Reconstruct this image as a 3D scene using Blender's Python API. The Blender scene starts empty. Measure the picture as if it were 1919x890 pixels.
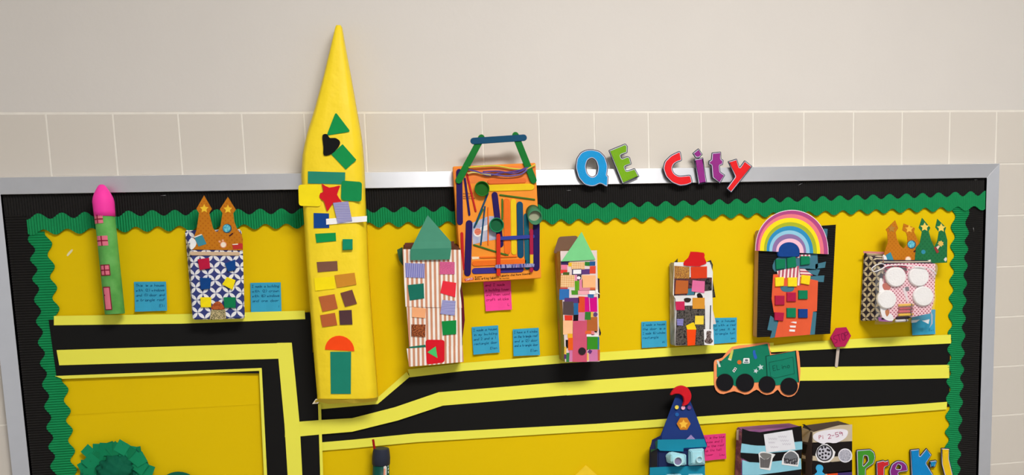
import bpy, bmesh, math, random
from mathutils import Vector, Matrix
from mathutils.geometry import tessellate_polygon
random.seed(7)
S = bpy.context.scene
COL = S.collection

# ------------------------------------------------------------------ camera
T = 0.1355            # wall tile pitch (m)
TR = 0.99369          # tile height / width
ZT = 2.05             # height of the top of the tile course
FPX = 1400.0
PCX, PCY = 959.5, 445 + 234.1374
CAMX, CAMD, CAMZ = 0.7306009, 1.7927156, ZT - 0.4039602
R3 = ((0.9878136813323997, -0.03643992763602406, 0.15131511043651205),
      (0.05151792106309496, 0.9939547275208467, -0.09695309921965459),
      (-0.14686740544405769, 0.10356703777187412, 0.9837193877856072))
RT = Matrix(R3).transposed()
BAS = Matrix(((1, 0, 0), (0, 0, -1), (0, 1, 0)))
cam = bpy.data.cameras.new('camera'); camo = bpy.data.objects.new('camera', cam)
COL.objects.link(camo)
camo.matrix_world = Matrix.Translation((CAMX, -CAMD, CAMZ)) @ (BAS @ RT).to_4x4()
cam.sensor_width = 36; cam.lens = FPX * 36 / 1919; cam.shift_y = 234.1374 / 1919
cam.clip_start = 0.02
S.camera = camo

# ------------------------------------------------------------------ light and exposure
S.view_settings.view_transform = 'Standard'; S.view_settings.look = 'None'
S.view_settings.gamma = 1; S.view_settings.use_curve_mapping = False
S.view_settings.exposure = 0.0
wd = bpy.data.worlds.new('room_light'); S.world = wd; wd.use_nodes = True
wd.node_tree.nodes['Background'].inputs[0].default_value = (0.985, 0.99, 1.0, 1)
wd.node_tree.nodes['Background'].inputs[1].default_value = 0.50
LAMP_W = 43.0         # emission strength of the ceiling lamp diffusers
LAMPS = ((1.52, -1.95),)
CEIL = 3.3

# ------------------------------------------------------------------ helpers
def W(px, py, d=0.0):
    """photograph pixel -> world point on the plane d metres in front of the tiled wall"""
    v = RT @ Vector(((px - PCX) / FPX, -(py - PCY) / FPX, -1.0))
    t = (d - CAMD) / v.z
    return Vector((CAMX + v.x * t, -d, CAMZ + v.y * t))
def mpp(px, py, d=0.0):
    return (W(px + .5, py, d) - W(px - .5, py, d)).length
def lin(c):
    c = c / 255
    return c / 12.92 if c <= .04045 else ((c + .055) / 1.055) ** 2.4
def RGB(c): return (lin(c[0]), lin(c[1]), lin(c[2]), 1)
MATS = {}
class NT:
    def __init__(s, name):
        s.m = bpy.data.materials.new(name); s.m.use_nodes = True
        s.t = s.m.node_tree; s.b = s.t.nodes['Principled BSDF']
    def n(s, typ, **kw):
        q = s.t.nodes.new(typ)
        for k, v in kw.items():
            if k.startswith('i_'): q.inputs[int(k[2:])].default_value = v
            else: setattr(q, k, v)
        return q
    def l(s, a, b): s.t.links.new(a, b)
    def math(s, op, a, b=None):
        q = s.n('ShaderNodeMath', operation=op)
        for i, x in enumerate((a, b)):
            if x is None: continue
            if isinstance(x, (int, float)): q.inputs[i].default_value = x
            else: s.l(x, q.inputs[i])
        return q.outputs[0]
    def coord(s, rot=0.0, plane='xz', sx=1.0, sz=1.0):
        tc = s.n('ShaderNodeTexCoord'); se = s.n('ShaderNodeSeparateXYZ'); s.l(tc.outputs['Object'], se.inputs[0])
        a = se.outputs[0 if plane == 'xz' else 1]; b = se.outputs[2]
        c, q = math.cos(rot), math.sin(rot)
        u = s.math('ADD', s.math('MULTIPLY', a, c * sx), s.math('MULTIPLY', b, q * sx))
        v = s.math('ADD', s.math('MULTIPLY', a, -q * sz), s.math('MULTIPLY', b, c * sz))
        return u, v
    def mix(s, f, c1, c2):
        q = s.n('ShaderNodeMix', data_type='RGBA')
        s.l(f, q.inputs['Factor'])
        for c, k in ((c1, 6), (c2, 7)):
            if isinstance(c, tuple): q.inputs[k].default_value = RGB(c)
            else: s.l(c, q.inputs[k])
        return q.outputs[2]
    def finish(s, colr, rough=.8, bump=0.0, bscale=300.0, vary=.06, spec=.15):
        tc = s.n('ShaderNodeTexCoord')
        nz = s.n('ShaderNodeTexNoise'); nz.inputs['Scale'].default_value = bscale * .12; nz.inputs['Detail'].default_value = 5
        s.l(tc.outputs['Object'], nz.inputs['Vector'])
        if isinstance(colr, tuple):
            r = s.n('ShaderNodeRGB'); r.outputs[0].default_value = RGB(colr); colr = r.outputs[0]
        hs = s.n('ShaderNodeHueSaturation'); s.l(colr, hs.inputs['Color'])
        mr = s.n('ShaderNodeMapRange'); mr.inputs[1].default_value = .25; mr.inputs[2].default_value = .75
        mr.inputs[3].default_value = 1 - vary; mr.inputs[4].default_value = 1 + vary
        s.l(nz.outputs[0], mr.inputs[0]); s.l(mr.outputs[0], hs.inputs['Value'])
        s.l(hs.outputs[0], s.b.inputs['Base Color'])
        s.b.inputs['Roughness'].default_value = rough
        s.b.inputs['Specular IOR Level'].default_value = spec
        if bump:
            n2 = s.n('ShaderNodeTexNoise'); n2.inputs['Scale'].default_value = bscale; n2.inputs['Detail'].default_value = 3
            s.l(tc.outputs['Object'], n2.inputs['Vector'])
            bp = s.n('ShaderNodeBump'); bp.inputs['Strength'].default_value = 1; bp.inputs['Distance'].default_value = bump
            s.l(n2.outputs[0], bp.inputs['Height']); s.l(bp.outputs[0], s.b.inputs['Normal'])
        return s.m
def P(c, rough=.82, bump=0.0, bscale=300.0, vary=.05, spec=.15, metal=0.0, name='paper'):
    k = (c, rough, bump, bscale, vary, spec, metal)
    if k not in MATS:
        q = NT(name); MATS[k] = q.finish(c, rough, bump, bscale, vary, spec); q.b.inputs['Metallic'].default_value = metal
    return MATS[k]
def FOAM(c): return P(c, .9, .0006, 900.0, .07, .2, name='foam')
def STRIPES(c1, c2, pitch, duty=.5, rot=0.0):
    k = ('st', c1, c2, pitch, duty, rot)
    if k not in MATS:
        q = NT('striped_paper'); u, v = q.coord(rot, sx=1 / pitch)
        f = q.math('LESS_THAN', q.math('FRACT', q.math('ADD', u, 50.0)), duty)
        MATS[k] = q.finish(q.mix(f, c2, c1))
    return MATS[k]
def GINGHAM(c1, c2, pitch):
    k = ('gi', c1, c2, pitch)
    if k not in MATS:
        q = NT('checked_paper'); u, v = q.coord(0, sx=1 / pitch, sz=1 / pitch)
        a = q.math('LESS_THAN', q.math('FRACT', q.math('ADD', u, 50.0)), .5)
        b = q.math('LESS_THAN', q.math('FRACT', q.math('ADD', v, 50.0)), .5)
        f = q.math('MULTIPLY', q.math('ADD', a, b), .5)
        MATS[k] = q.finish(q.mix(f, c2, c1))
    return MATS[k]
def DOTS(bg, dot, pitch, r, rot=.78):
    k = ('do', bg, dot, pitch, r, rot)
    if k not in MATS:
        q = NT('dotted_paper'); u, v = q.coord(rot, sx=1 / pitch, sz=1 / pitch)
        a = q.math('SUBTRACT', q.math('FRACT', q.math('ADD', u, 50.0)), .5)
        b = q.math('SUBTRACT', q.math('FRACT', q.math('ADD', v, 50.0)), .5)
        d2 = q.math('ADD', q.math('MULTIPLY', a, a), q.math('MULTIPLY', b, b))
        MATS[k] = q.finish(q.mix(q.math('LESS_THAN', d2, r * r), bg, dot))
    return MATS[k]
def PETALS(bg, fg, s, plane='xz', rot=math.pi / 4, rr=.69):
    k = ('pe', bg, fg, s, plane, rot)
    if k not in MATS:
        q = NT('petal_paper'); u, v = q.coord(rot, plane, 1 / s, 1 / s)
        a = q.math('FRACT', q.math('ADD', u, 50.0)); b = q.math('FRACT', q.math('ADD', v, 50.0))
        tot = None
        for i in (0, 1):
            for j in (0, 1):
                x = q.math('SUBTRACT', a, i); y = q.math('SUBTRACT', b, j)
                h = q.math('LESS_THAN', q.math('ADD', q.math('MULTIPLY', x, x), q.math('MULTIPLY', y, y)), rr * rr)
                tot = h if tot is None else q.math('ADD', tot, h)
        MATS[k] = q.finish(q.mix(q.math('GREATER_THAN', tot, 1.5), bg, fg), .55)
    return MATS[k]
def MOTTLE(cols, scale, rough=.6, stretch=(1, 1, 1), sharp=True, detail=3.0):
    k = ('mo', cols, scale, rough, stretch, sharp)
    if k not in MATS:
        q = NT('mottled_paper'); tc = q.n('ShaderNodeTexCoord'); mp = q.n('ShaderNodeMapping')
        mp.inputs['Scale'].default_value = stretch; q.l(tc.outputs['Object'], mp.inputs[0])
        nz = q.n('ShaderNodeTexNoise'); nz.inputs['Scale'].default_value = scale; nz.inputs['Detail'].default_value = detail
        q.l(mp.outputs[0], nz.inputs['Vector'])
        cr = q.n('ShaderNodeValToRGB'); e = cr.color_ramp.elements
        n = len(cols)
        while len(e) < n: e.new(.5)
        for i, c in enumerate(cols):
            e[i].position = .3 + .4 * i / max(1, n - 1); e[i].color = RGB(c)
        if sharp: cr.color_ramp.interpolation = 'CONSTANT'
        q.l(nz.outputs[0], cr.inputs[0]); MATS[k] = q.finish(cr.outputs[0], rough)
    return MATS[k]
ORIG = {}
def reg(o, w): ORIG[o.name] = Vector(w)
def props(o, label=None, cat=None, group=None, kind=None):
    for k, v in (('label', label), ('category', cat), ('group', group), ('kind', kind)):
        if v: o[k] = v
    return o
def thing(name, label, cat, loc, group=None):
    o = bpy.data.objects.new(name, None); o.empty_display_size = .02
    COL.objects.link(o); o.location = loc; reg(o, loc)
    return props(o, label, cat, group)
def emit(name, bm, m, parent=None, smooth=False, label=None, normals=True, bevel=0.0):
    """bmesh in world coordinates -> one object whose origin is its own middle"""
    if bevel: bmesh.ops.bevel(bm, geom=bm.edges[:], offset=bevel, segments=2, affect='EDGES', clamp_overlap=True)
    if normals: bmesh.ops.recalc_face_normals(bm, faces=bm.faces[:])
    lo = [min(v.co[i] for v in bm.verts) for i in range(3)]; hi = [max(v.co[i] for v in bm.verts) for i in range(3)]
    c = Vector([(lo[i] + hi[i]) / 2 for i in range(3)])
    for v in bm.verts: v.co -= c
    me = bpy.data.meshes.new(name); bm.to_mesh(me); bm.free()
    for q in (m if isinstance(m, (list, tuple)) else [m]): me.materials.append(q)
    if smooth:
        for p in me.polygons: p.use_smooth = True
    o = bpy.data.objects.new(name, me); COL.objects.link(o)
    if parent is not None:
        o.parent = parent; o.location = c - ORIG[parent.name]
    else: o.location = c
    reg(o, c)
    if label: o['label'] = label
    return o
def area2(l): return sum(l[i].x * l[(i + 1) % len(l)].y - l[(i + 1) % len(l)].x * l[i].y for i in range(len(l))) / 2
def offset(l, d):
    """inset a closed 2D loop by d (negative grows it)"""
    s = 1 if area2(l) > 0 else -1; out = []; n = len(l)
    for i in range(n):
        a, b, c = l[i - 1], l[i], l[(i + 1) % n]
        e1 = (b - a).normalized(); e2 = (c - b).normalized()
        n1 = Vector((-e1.y, e1.x)) * s; n2 = Vector((-e2.y, e2.x)) * s
        m = n1 + n2
        if m.length < 1e-6: m = n1
        m.normalize(); k = max(.45, m.dot(n1)); out.append(b + m * (d / k))
    return out
def flat(pts, d): return [Vector((w.x, w.z)) for w in (W(x, y, d) for x, y in pts)]
def add_prism2(bm, loops, df, db, bevel=0.0):
    """loops: 2D world (x,z) outlines, outer first then holes; front at df, back at db"""
    rings_f = []; base = []
    for li, l in enumerate(loops):
        inner = offset(l, bevel if li == 0 else -bevel) if bevel else l
        back = [bm.verts.new((p.x, -db, p.y)) for p in l]
        prev = back
        if bevel:
            mid = [bm.verts.new((p.x, -(df - bevel), p.y)) for p in l]
            for i in range(len(l)): bm.faces.new((prev[i], prev[(i + 1) % len(l)], mid[(i + 1) % len(l)], mid[i]))
            prev = mid
        fr = [bm.verts.new((p.x, -df, p.y)) for p in inner]
        for i in range(len(l)): bm.faces.new((prev[i], prev[(i + 1) % len(l)], fr[(i + 1) % len(l)], fr[i]))
        rings_f += fr; base += back
    tri = tessellate_polygon([[Vector((p.x, p.y, 0)) for p in l] for l in loops])
    for t in tri:
        for ring in (rings_f, base):
            try: bm.faces.new([ring[i] for i in t])
            except ValueError: pass
def prism(name, pts, df, db, m, parent=None, bevel=0.0, holes=(), label=None, smooth=False):
    bm = bmesh.new(); add_prism2(bm, [flat(pts, df)] + [flat(h, df) for h in holes], df, db, bevel)
    return emit(name, bm, m, parent, smooth, label)
def hull(name, fp, df, bp, db, m, parent=None, bevel=.0025, label=None):
    bm = bmesh.new(); n = len(fp)
    dfs = df if isinstance(df, (list, tuple)) else [df] * n
    f = [bm.verts.new(W(x, y, d)) for (x, y), d in zip(fp, dfs)]; b = [bm.verts.new(W(x, y, db)) for x, y in bp]
    bm.faces.new(f); bm.faces.new(b)
    for i in range(n): bm.faces.new((f[i], f[(i + 1) % n], b[(i + 1) % n], b[i]))
    return emit(name, bm, m, parent, label=label, bevel=bevel)
def circ(cx, cy, r, n=24, ry=None, a0=0.0, a1=2 * math.pi):
    ry = ry or r; full = abs(a1 - a0 - 2 * math.pi) < 1e-6
    k = n if full else n + 1
    return [(cx + r * math.cos(a0 + (a1 - a0) * i / n), cy - ry * math.sin(a0 + (a1 - a0) * i / n)) for i in range(k)]
def star(cx, cy, r, rot=0.0, inner=.45, n=5):
    return [(cx + (r if i % 2 == 0 else r * inner) * math.sin(rot + math.pi * i / n), cy - (r if i % 2 == 0 else r * inner) * math.cos(rot + math.pi * i / n)) for i in range(2 * n)]
def rounded(pts, r, n=4):
    out = []; m = len(pts); V = [Vector(p) for p in pts]
    for i in range(m):
        a, b, c = V[i - 1], V[i], V[(i + 1) % m]
        ra = min(r, (a - b).length * .45); rc = min(r, (c - b).length * .45)
        p = b + (a - b).normalized() * ra; q = b + (c - b).normalized() * rc
        for k in range(n + 1):
            t = k / n; w = p * (1 - t) ** 2 + b * 2 * t * (1 - t) + q * t * t; out.append((w.x, w.y))
    return out
def smoothloop(pts, n=3):
    out = []; m = len(pts); V = [Vector(p) for p in pts]
    for i in range(m):
        p0, p1, p2, p3 = V[i - 1], V[i], V[(i + 1) % m], V[(i + 2) % m]
        for k in range(n):
            t = k / n
            w = .5 * ((2 * p1) + (p2 - p0) * t + (2 * p0 - 5 * p1 + 4 * p2 - p3) * t * t + (3 * p1 - p0 - 3 * p2 + p3) * t ** 3)
            out.append((w.x, w.y))
    return out
def stick(name, p0, p1, wpx, d0, th, m, parent, label=None):
    """flat craft stick with round ends"""
    a = flat([p0], d0 + th)[0]; b = flat([p1], d0 + th)[0]; h = mpp(*p0, d0) * wpx / 2
    e = (b - a).normalized(); nn = Vector((-e.y, e.x)); a = a + e * h * .9; b = b - e * h * .9; l = []
    for k in range(7): t = math.pi * k / 6; l.append(b + nn * (h * math.cos(t)) + e * (h * math.sin(t)))
    for k in range(7): t = math.pi * k / 6; l.append(a - nn * (h * math.cos(t)) - e * (h * math.sin(t)))
    bm = bmesh.new(); add_prism2(bm, [l], d0 + th, d0, min(.0006, th * .3)); return emit(name, bm, m, parent, label=label)
def tube(name, pts3, r, m, parent, n=8, label=None, taper=None):
    bm = bmesh.new(); rings = []
    for i, p in enumerate(pts3):
        t = (pts3[min(i + 1, len(pts3) - 1)] - pts3[max(i - 1, 0)]).normalized()
        u = t.cross(Vector((.31, 1, .17))).normalized(); v = t.cross(u); rr = r * (taper[i] if taper else 1)
        rings.append([bm.verts.new(p + (u * math.cos(2 * math.pi * k / n) + v * math.sin(2 * math.pi * k / n)) * rr) for k in range(n)])
    for a, b in zip(rings, rings[1:]):
        for k in range(n): bm.faces.new((a[k], a[(k + 1) % n], b[(k + 1) % n], b[k]))
    bm.faces.new(rings[0]); bm.faces.new(rings[-1])
    return emit(name, bm, m, parent, True, label)
def pline(pts, n=6):
    """open smooth polyline through 3D points"""
    out = []
    for i in range(len(pts) - 1):
        p0, p1, p2, p3 = pts[max(i - 1, 0)], pts[i], pts[i + 1], pts[min(i + 2, len(pts) - 1)]
        for k in range(n):
            t = k / n
            out.append(.5 * ((2 * p1) + (p2 - p0) * t + (2 * p0 - 5 * p1 + 4 * p2 - p3) * t * t + (3 * p1 - p0 - 3 * p2 + p3) * t ** 3))
    return out + [pts[-1]]
class Roll:
    """an upright tube: A bottom, B top (world), radius r; angle 0 faces the viewer"""
    def __init__(s, A, B, r):
        s.A, s.B, s.r = A, B, r; s.L = (B - A).length; s.u = (B - A) / s.L
        v = Vector((0, -1, 0)); s.v = (v - s.u * v.dot(s.u)).normalized(); s.w = s.v.cross(s.u)
        if s.w.x < 0: s.w = -s.w
    def p(s, t, a, r): return s.A + s.u * (t * s.L) + (s.v * math.cos(a) + s.w * math.sin(a)) * r
    def lathe(s, name, prof, m, parent, n=32, label=None):
        bm = bmesh.new(); rings = []
        for t, k in prof: rings.append([bm.verts.new(s.p(t, 2 * math.pi * i / n, s.r * k)) for i in range(n)])
        for a, b in zip(rings, rings[1:]):
            for i in range(n): bm.faces.new((a[i], a[(i + 1) % n], b[(i + 1) % n], b[i]))
        bm.faces.new(rings[0]); bm.faces.new(rings[-1]); o = emit(name, bm, m, parent, False, label)
        for q in o.data.polygons: q.use_smooth = len(q.vertices) == 4
        return o
    def patch(s, name, t0, t1, a0, a1, m, parent, lift=.0008, skew=0.0, n=6):
        bm = bmesh.new(); g = []
        for j in (0, 1):
            t = t1 if j else t0
            g.append([[bm.verts.new(s.p(t + skew * i / n, a0 + (a1 - a0) * i / n, s.r + lf)) for i in range(n + 1)] for lf in (lift, .0)])
        for i in range(n):
            bm.faces.new((g[0][0][i], g[0][0][i + 1], g[1][0][i + 1], g[1][0][i])); bm.faces.new((g[0][1][i], g[0][1][i + 1], g[1][1][i + 1], g[1][1][i]))
            for j in (0, 1): bm.faces.new((g[j][0][i], g[j][0][i + 1], g[j][1][i + 1], g[j][1][i]))
        for i in (0, n): bm.faces.new((g[0][0][i], g[1][0][i], g[1][1][i], g[0][1][i]))
        return emit(name, bm, m, parent)
def cup(name, cx, cy, rpx, d0, h, m, parent, floor_m=None, label=None, n=28, wall=.12, lean=(0, 0), deep=.55):
    """a bottle-cap like cup standing off the surface, open towards the viewer"""
    c0 = W(cx - lean[0], cy - lean[1], d0); c1 = W(cx, cy, d0 + h); r = mpp(cx, cy, d0 + h) * rpx
    bm = bmesh.new(); rings = []
    for k, t in ((1.0, 0.0), (1.0, 1.0), (1 - wall * .5, 1.03), (1 - wall, 1.0), (1 - wall * 1.3, 1 - deep)):
        c = c0.lerp(c1, t); rings.append([bm.verts.new(c + Vector((math.cos(2 * math.pi * i / n), 0, math.sin(2 * math.pi * i / n))) * (r * k)) for i in range(n)])
    for a, b in zip(rings, rings[1:]):
        for i in range(n): bm.faces.new((a[i], a[(i + 1) % n], b[(i + 1) % n], b[i]))
    bm.faces.new(rings[0]); f = bm.faces.new(rings[-1])
    ms = [m]
    if floor_m: f.material_index = 1; ms.append(floor_m)
    o = emit(name, bm, ms, parent, False, label)
    for q in o.data.polygons: q.use_smooth = len(q.vertices) == 4
    return o
# single-stroke handwriting: strokes on a 4 x 8 grid (baseline 2, x-height 5, caps 8)
GL = {'a': '45 15 02 32 45 42', 'b': '08 02 32 44 15 05', 'c': '45 15 03 12 42', 'd': '48 42 12 04 25 45', 'e': '04 44 35 15 03 12 42', 'f': '48 28 17 12/05 35',
      'g': '45 15 03 12 43/45 41 20 00', 'h': '08 02/04 25 44 42', 'i': '25 22/27 26', 'j': '25 21 00', 'k': '08 02/45 03 42', 'l': '18 13 22', 'm': '02 05/04 15 24 22/24 35 44 42',
      'n': '02 05/04 25 44 42', 'o': '15 03 12 32 44 35 15', 'p': '00 05/05 35 43 32 02', 'q': '45 15 03 12 42/45 40', 'r': '02 05/04 25 45', 's': '45 15 04 43 32 02', 't': '18 13 22 32/05 35',
      'u': '05 03 12 32 44/45 42', 'v': '05 22 45', 'w': '05 12 24 32 45', 'x': '05 42/45 02', 'y': '05 22/45 00', 'z': '05 45 02 42', 'I': '08 48/28 22/02 42', 'T': '08 48/28 22',
      'S': '48 18 06 44 32 02', 'O': '18 04 12 32 46 38 18', 'P': '02 08 38 46 05', 'E': '48 08 02 42/05 35', 'L': '08 02 42', 'A': '02 28 42/14 34', 'H': '08 02/48 42/05 45',
      'M': '02 08 25 48 42', '2': '07 28 46 02 42', '4': '38 04 44/32 37', '5': '48 08 05 35 43 32 02', '6': '48 06 03 12 32 44 05', '9': '46 18 06 15 46 42', '1': '17 28 22', '(': '38 16 14 32', ')': '18 36 34 12',
      '.': '22 32', '-': '05 35', "'": '28 26', 'N': '02 08 42 48'}
def strokes(text, x0, y0, h, slant=.12, jit=.25, adv=5.4):
    out = []; x = x0; s = h / 6
    for ch in text:
        if ch != ' ' and ch in GL:
            for st in GL[ch].split('/'):
                out.append([(x + (int(q[0]) + random.uniform(-jit, jit) + (int(q[1]) - 2) * slant) * s, y0 + (int(q[1]) - 2 + random.uniform(-jit, jit)) * s) for q in st.split()])
        x += adv * s * (.6 if ch in "il'.()1" else 1)
    return out, x
def ink(name, polys, half, to3, m, parent, lift=.0003):
    """flat pen strokes: polys in (u,v), to3 maps them onto the sheet"""
    bm = bmesh.new()
    for pl in polys:
        V = [to3(*p) for p in pl]
        for a, b in zip(V, V[1:]):
            e = b - a
            if e.length < 1e-7: continue
            e.normalize(); nn = Vector((-e.z, 0, e.x)) * half; a2 = a - e * half * .6; b2 = b + e * half * .6
            bm.faces.new([bm.verts.new(q + Vector((0, -lift, 0))) for q in (a2 + nn, b2 + nn, b2 - nn, a2 - nn)])
    for f in bm.faces:
        f.normal_update()
        if f.normal.y > 0: f.normal_flip()
    return emit(name, bm, m, parent, normals=False)
def onquad(q, d):
    """unit square (u right, v up) -> world on the quad of pixels TL,TR,BR,BL at depth d"""
    tl, tr, br, bl = [W(x, y, d) for x, y in q]
    return lambda u, v: (bl.lerp(br, u)).lerp(tl.lerp(tr, u), v)

# ------------------------------------------------------------------ the room
def boxbm(x0, x1, y0, y1, z0, z1, bm=None):
    bm = bm or bmesh.new()
    v = [bm.verts.new((x, y, z)) for x in (x0, x1) for y in (y0, y1) for z in (z0, z1)]
    for f in ((0, 1, 3, 2), (4, 6, 7, 5), (0, 4, 5, 1), (2, 3, 7, 6), (0, 2, 6, 4), (1, 5, 7, 3)): bm.faces.new([v[i] for i in f])
    return bm
WX0, WX1 = -2.2, 4.9
WALLC = (213, 207, 201)
wall = emit('wall_back', boxbm(WX0, WX1, .0006, .12, 0, CEIL), P((232, 226, 216), .7, name='highlight_grout'))  # joints coloured brighter than the tiles to imitate the highlight on tile bevels
props(wall, 'painted block wall with a smooth upper part behind the bulletin board', kind='structure')
emit('plaster', boxbm(WX0, WX1, .0002, .003, ZT + .0035, CEIL), P(WALLC, .62, .0004, 55.0, .012, name='painted_plaster'), wall)
tile_m = P((211, 203, 193), .5, .00025, 40.0, .012, .25, name='painted_tile')
tile_src = None
TG = .0011
for row in range(0, 13):
    for k in range(-7, 25):
        if 1 <= row <= 9 and -1 <= k <= 16: continue
        c = Vector(((k + .5) * T, .0015, ZT - (row + .5) * T * TR))
        if tile_src is None:
            hx, hz = T / 2 - TG, T * TR / 2 - TG; bm = bmesh.new(); add_prism2(bm, [[Vector((c.x + sx * hx, c.z + sz * hz)) for sx, sz in ((-1, -1), (1, -1), (1, 1), (-1, 1))]], 0, -.003, .0012)
            tile_src = emit('tile', bm, tile_m, wall)
        else:
            o = tile_src.copy(); COL.objects.link(o); o.parent = wall; o.location = c - ORIG[wall.name]
fl = emit('floor', boxbm(WX0, WX1, -3.4, .12, -.1, 0), P((150, 140, 125), .4, name='floor_tile')); props(fl, 'plain tan hallway floor', kind='structure')
ce = emit('ceiling', boxbm(WX0, WX1, -3.4, .12, CEIL, CEIL + .1), P((225, 222, 215), .9, name='ceiling_tile')); props(ce, 'plain white hallway ceiling', kind='structure')
em = NT('lamp_diffuser'); em.b.inputs['Base Color'].default_value = (.9, .9, .9, 1)
em.b.inputs['Emission Color'].default_value = (1, .975, .94, 1); em.b.inputs['Emission Strength'].default_value = LAMP_W
for i, (lx, ly) in enumerate(LAMPS):
    t = thing('ceiling_light', 'flush ceiling light panel in front of the middle of the board', 'ceiling light', (lx, ly, CEIL - .05))
    bm = boxbm(lx - .62, lx + .62, ly - .32, ly - .29, CEIL - .05, CEIL); boxbm(lx - .62, lx + .62, ly + .29, ly + .32, CEIL - .05, CEIL, bm)
    boxbm(lx - .62, lx - .59, ly - .29, ly + .29, CEIL - .05, CEIL, bm); boxbm(lx + .59, lx + .62, ly - .29, ly + .29, CEIL - .05, CEIL, bm)
    emit('frame', bm, P((235, 235, 232), .4), t)
    emit('diffuser', boxbm(lx - .59, lx + .59, ly - .29, ly + .29, CEIL - .035, CEIL - .005), em.m, t)

# ------------------------------------------------------------------ the bulletin board
BX0, BX1, BZ1 = -T, 17 * T - .001, ZT - T * TR - .0015
BZ0 = BZ1 - 9 * T * TR + .003
RW, RD = .036, .016
DY = .006
bb = thing('bulletin_board', 'wide wall bulletin board with a brushed aluminium frame', 'bulletin board', ((BX0 + BX1) / 2, 0, BZ0))
def ALU(tan):
    q = NT('brushed_aluminium'); m = q.finish((224, 225, 230), .46, 0, 300, .02, .5); q.b.inputs['Metallic'].default_value = .8
    q.b.inputs['Anisotropic'].default_value = .75; v = q.n('ShaderNodeCombineXYZ')
    for i in range(3): v.inputs[i].default_value = tan[i]
    q.l(v.outputs[0], q.b.inputs['Tangent']); return m
alu_h, alu_v = ALU((0, 0, 1)), ALU((1, 0, 0))
ix0, ix1, iz0, iz1 = BX0 + RW, BX1 - RW, BZ0 + RW, BZ1 - RW
for ri, l in enumerate((((BX0, BZ1), (BX1, BZ1), (ix1, iz1), (ix0, iz1)), ((BX0, BZ0), (BX0, BZ1), (ix0, iz1), (ix0, iz0)),
          ((BX1, BZ0), (BX1, BZ1), (ix1, iz1), (ix1, iz0)), ((BX0, BZ0), (BX1, BZ0), (ix1, iz0), (ix0, iz0)))):
    bm = bmesh.new(); add_prism2(bm, [[Vector(p) for p in l]], RD, 0, .0008); emit('frame_rail', bm, alu_h if ri in (0, 3) else alu_v, bb)
emit('cork_panel', boxbm(ix0, ix1, -.004, 0, iz0, iz1), P((150, 112, 70), .95, .0008, 400), bb)
yel = P((229, 193, 0), .75, .0012, 14.0, .035, .12, name='yellow_board_paper')
def sheet(name, x0, x1, z0, z1, d0, d1, m, label, cat):
    o = emit(name, boxbm(x0, x1, -d1, -d0, z0, z1), m); return props(o, label, cat)
seam = W(300, 760, DY).z
sheet('backing_paper', ix0 + .001, ix1 - .001, seam - .01, iz1 - .001, .0045, DY, yel, 'golden yellow backing paper covering the upper part of the board', 'paper')
sheet('backing_paper', ix0 + .001, ix1 - .001, iz0 + .001, seam, .0043, DY - .0008, yel, 'golden yellow backing paper sheet below the faint seam, behind the green tree', 'paper')

# corrugated border strips
def interp(tab, x):
    if x <= tab[0][0]: a, b = tab[0], tab[1]
    elif x >= tab[-1][0]: a, b = tab[-2], tab[-1]
    else:
        for a, b in zip(tab, tab[1:]):
            if a[0] <= x <= b[0]: break
    return a[1] + (b[1] - a[1]) * (x - a[0]) / (b[0] - a[0])
def fillgap(l, per):
    out = [l[0]]
    for b in l[1:]:
        a = out[-1]; n = max(1, round((b - a) / per)); out += [a + (b - a) * i / n for i in range(1, n + 1)]
    return out
def corr(name, ax, s0, s1, lo, hi, d0, amp, pitch, m, label, sub=6):
    """corrugated paper strip running along ax ('x' or 'z') with edges lo(s), hi(s)"""
    bm = bmesh.new(); n = max(2, int((s1 - s0) / pitch * sub)); prev = None
    for i in range(n + 1):
        s = s0 + (s1 - s0) * i / n; d = d0 + amp * (.5 + .5 * math.sin(2 * math.pi * s / pitch))
        a, b = lo(s), hi(s)
        pts = [(a, d0 - .0005), (a, d), (b, d), (b, d0 - .0005)]
        ring = [bm.verts.new((s, -dd, q) if ax == 'x' else (q, -dd, s)) for q, dd in pts]
        if prev:
            for k in range(3): bm.faces.new((prev[k], ring[k], ring[k + 1], prev[k + 1]))
        else: bm.faces.new(ring)
        prev = ring
    bm.faces.new(prev)
    o = emit(name, bm, m, None); return props(o, label, 'border strip', 'corrugated border strips')
blk = P((26, 24, 23), .7, 0, 300, .1, .2, name='black_corrugated'); grn = P((14, 138, 80), .7, 0, 300, .05, .2, name='green_corrugated')
hu = fillgap([73, 117, 160, 201, 241.3, 286.3, 328.5, 446.6, 488, 528], 42) + fillgap([719, 757, 794, 830, 1042.7, 1076.6, 1112.7, 1145.5, 1180.5, 1213.3, 1247, 1280, 1314, 1347, 1380, 1413, 1445.5, 1476, 1510, 1541, 1572.5, 1605, 1635, 1666, 1697.5, 1727.5, 1757.5, 1789, 1817.5, 1846], 36)
hu = fillgap(hu, 38)
hl = fillgap([83, 127, 172.6, 255.3, 296.6, 337, 458, 498, 536.7, 691.7, 728.8, 765.3, 839.5], 40) + fillgap([1018.6, 1051, 1084, 1119, 1153, 1188, 1220, 1255, 1288, 1320.6, 1353.4, 1386, 1417.5, 1449, 1546, 1579, 1610, 1641, 1671, 1702.5, 1732.5, 1762.5, 1793, 1824], 32.5)
hl = fillgap(hl, 36)
eu = [(60, 406), (100, 404.5), (264, 399.7), (500, 396.3), (719, 393.3), (830, 392), (1042, 387), (1213, 383), (1380, 377.4), (1605, 370.3), (1757, 365.6), (1846, 362)]
el = [(60, 436), (120, 434), (250, 430), (500, 424.5), (719, 421.5), (1042, 416), (1213, 411), (1380, 404.7), (1605, 397.6), (1757, 392.6), (1846, 390)]
DG = .0095
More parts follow.
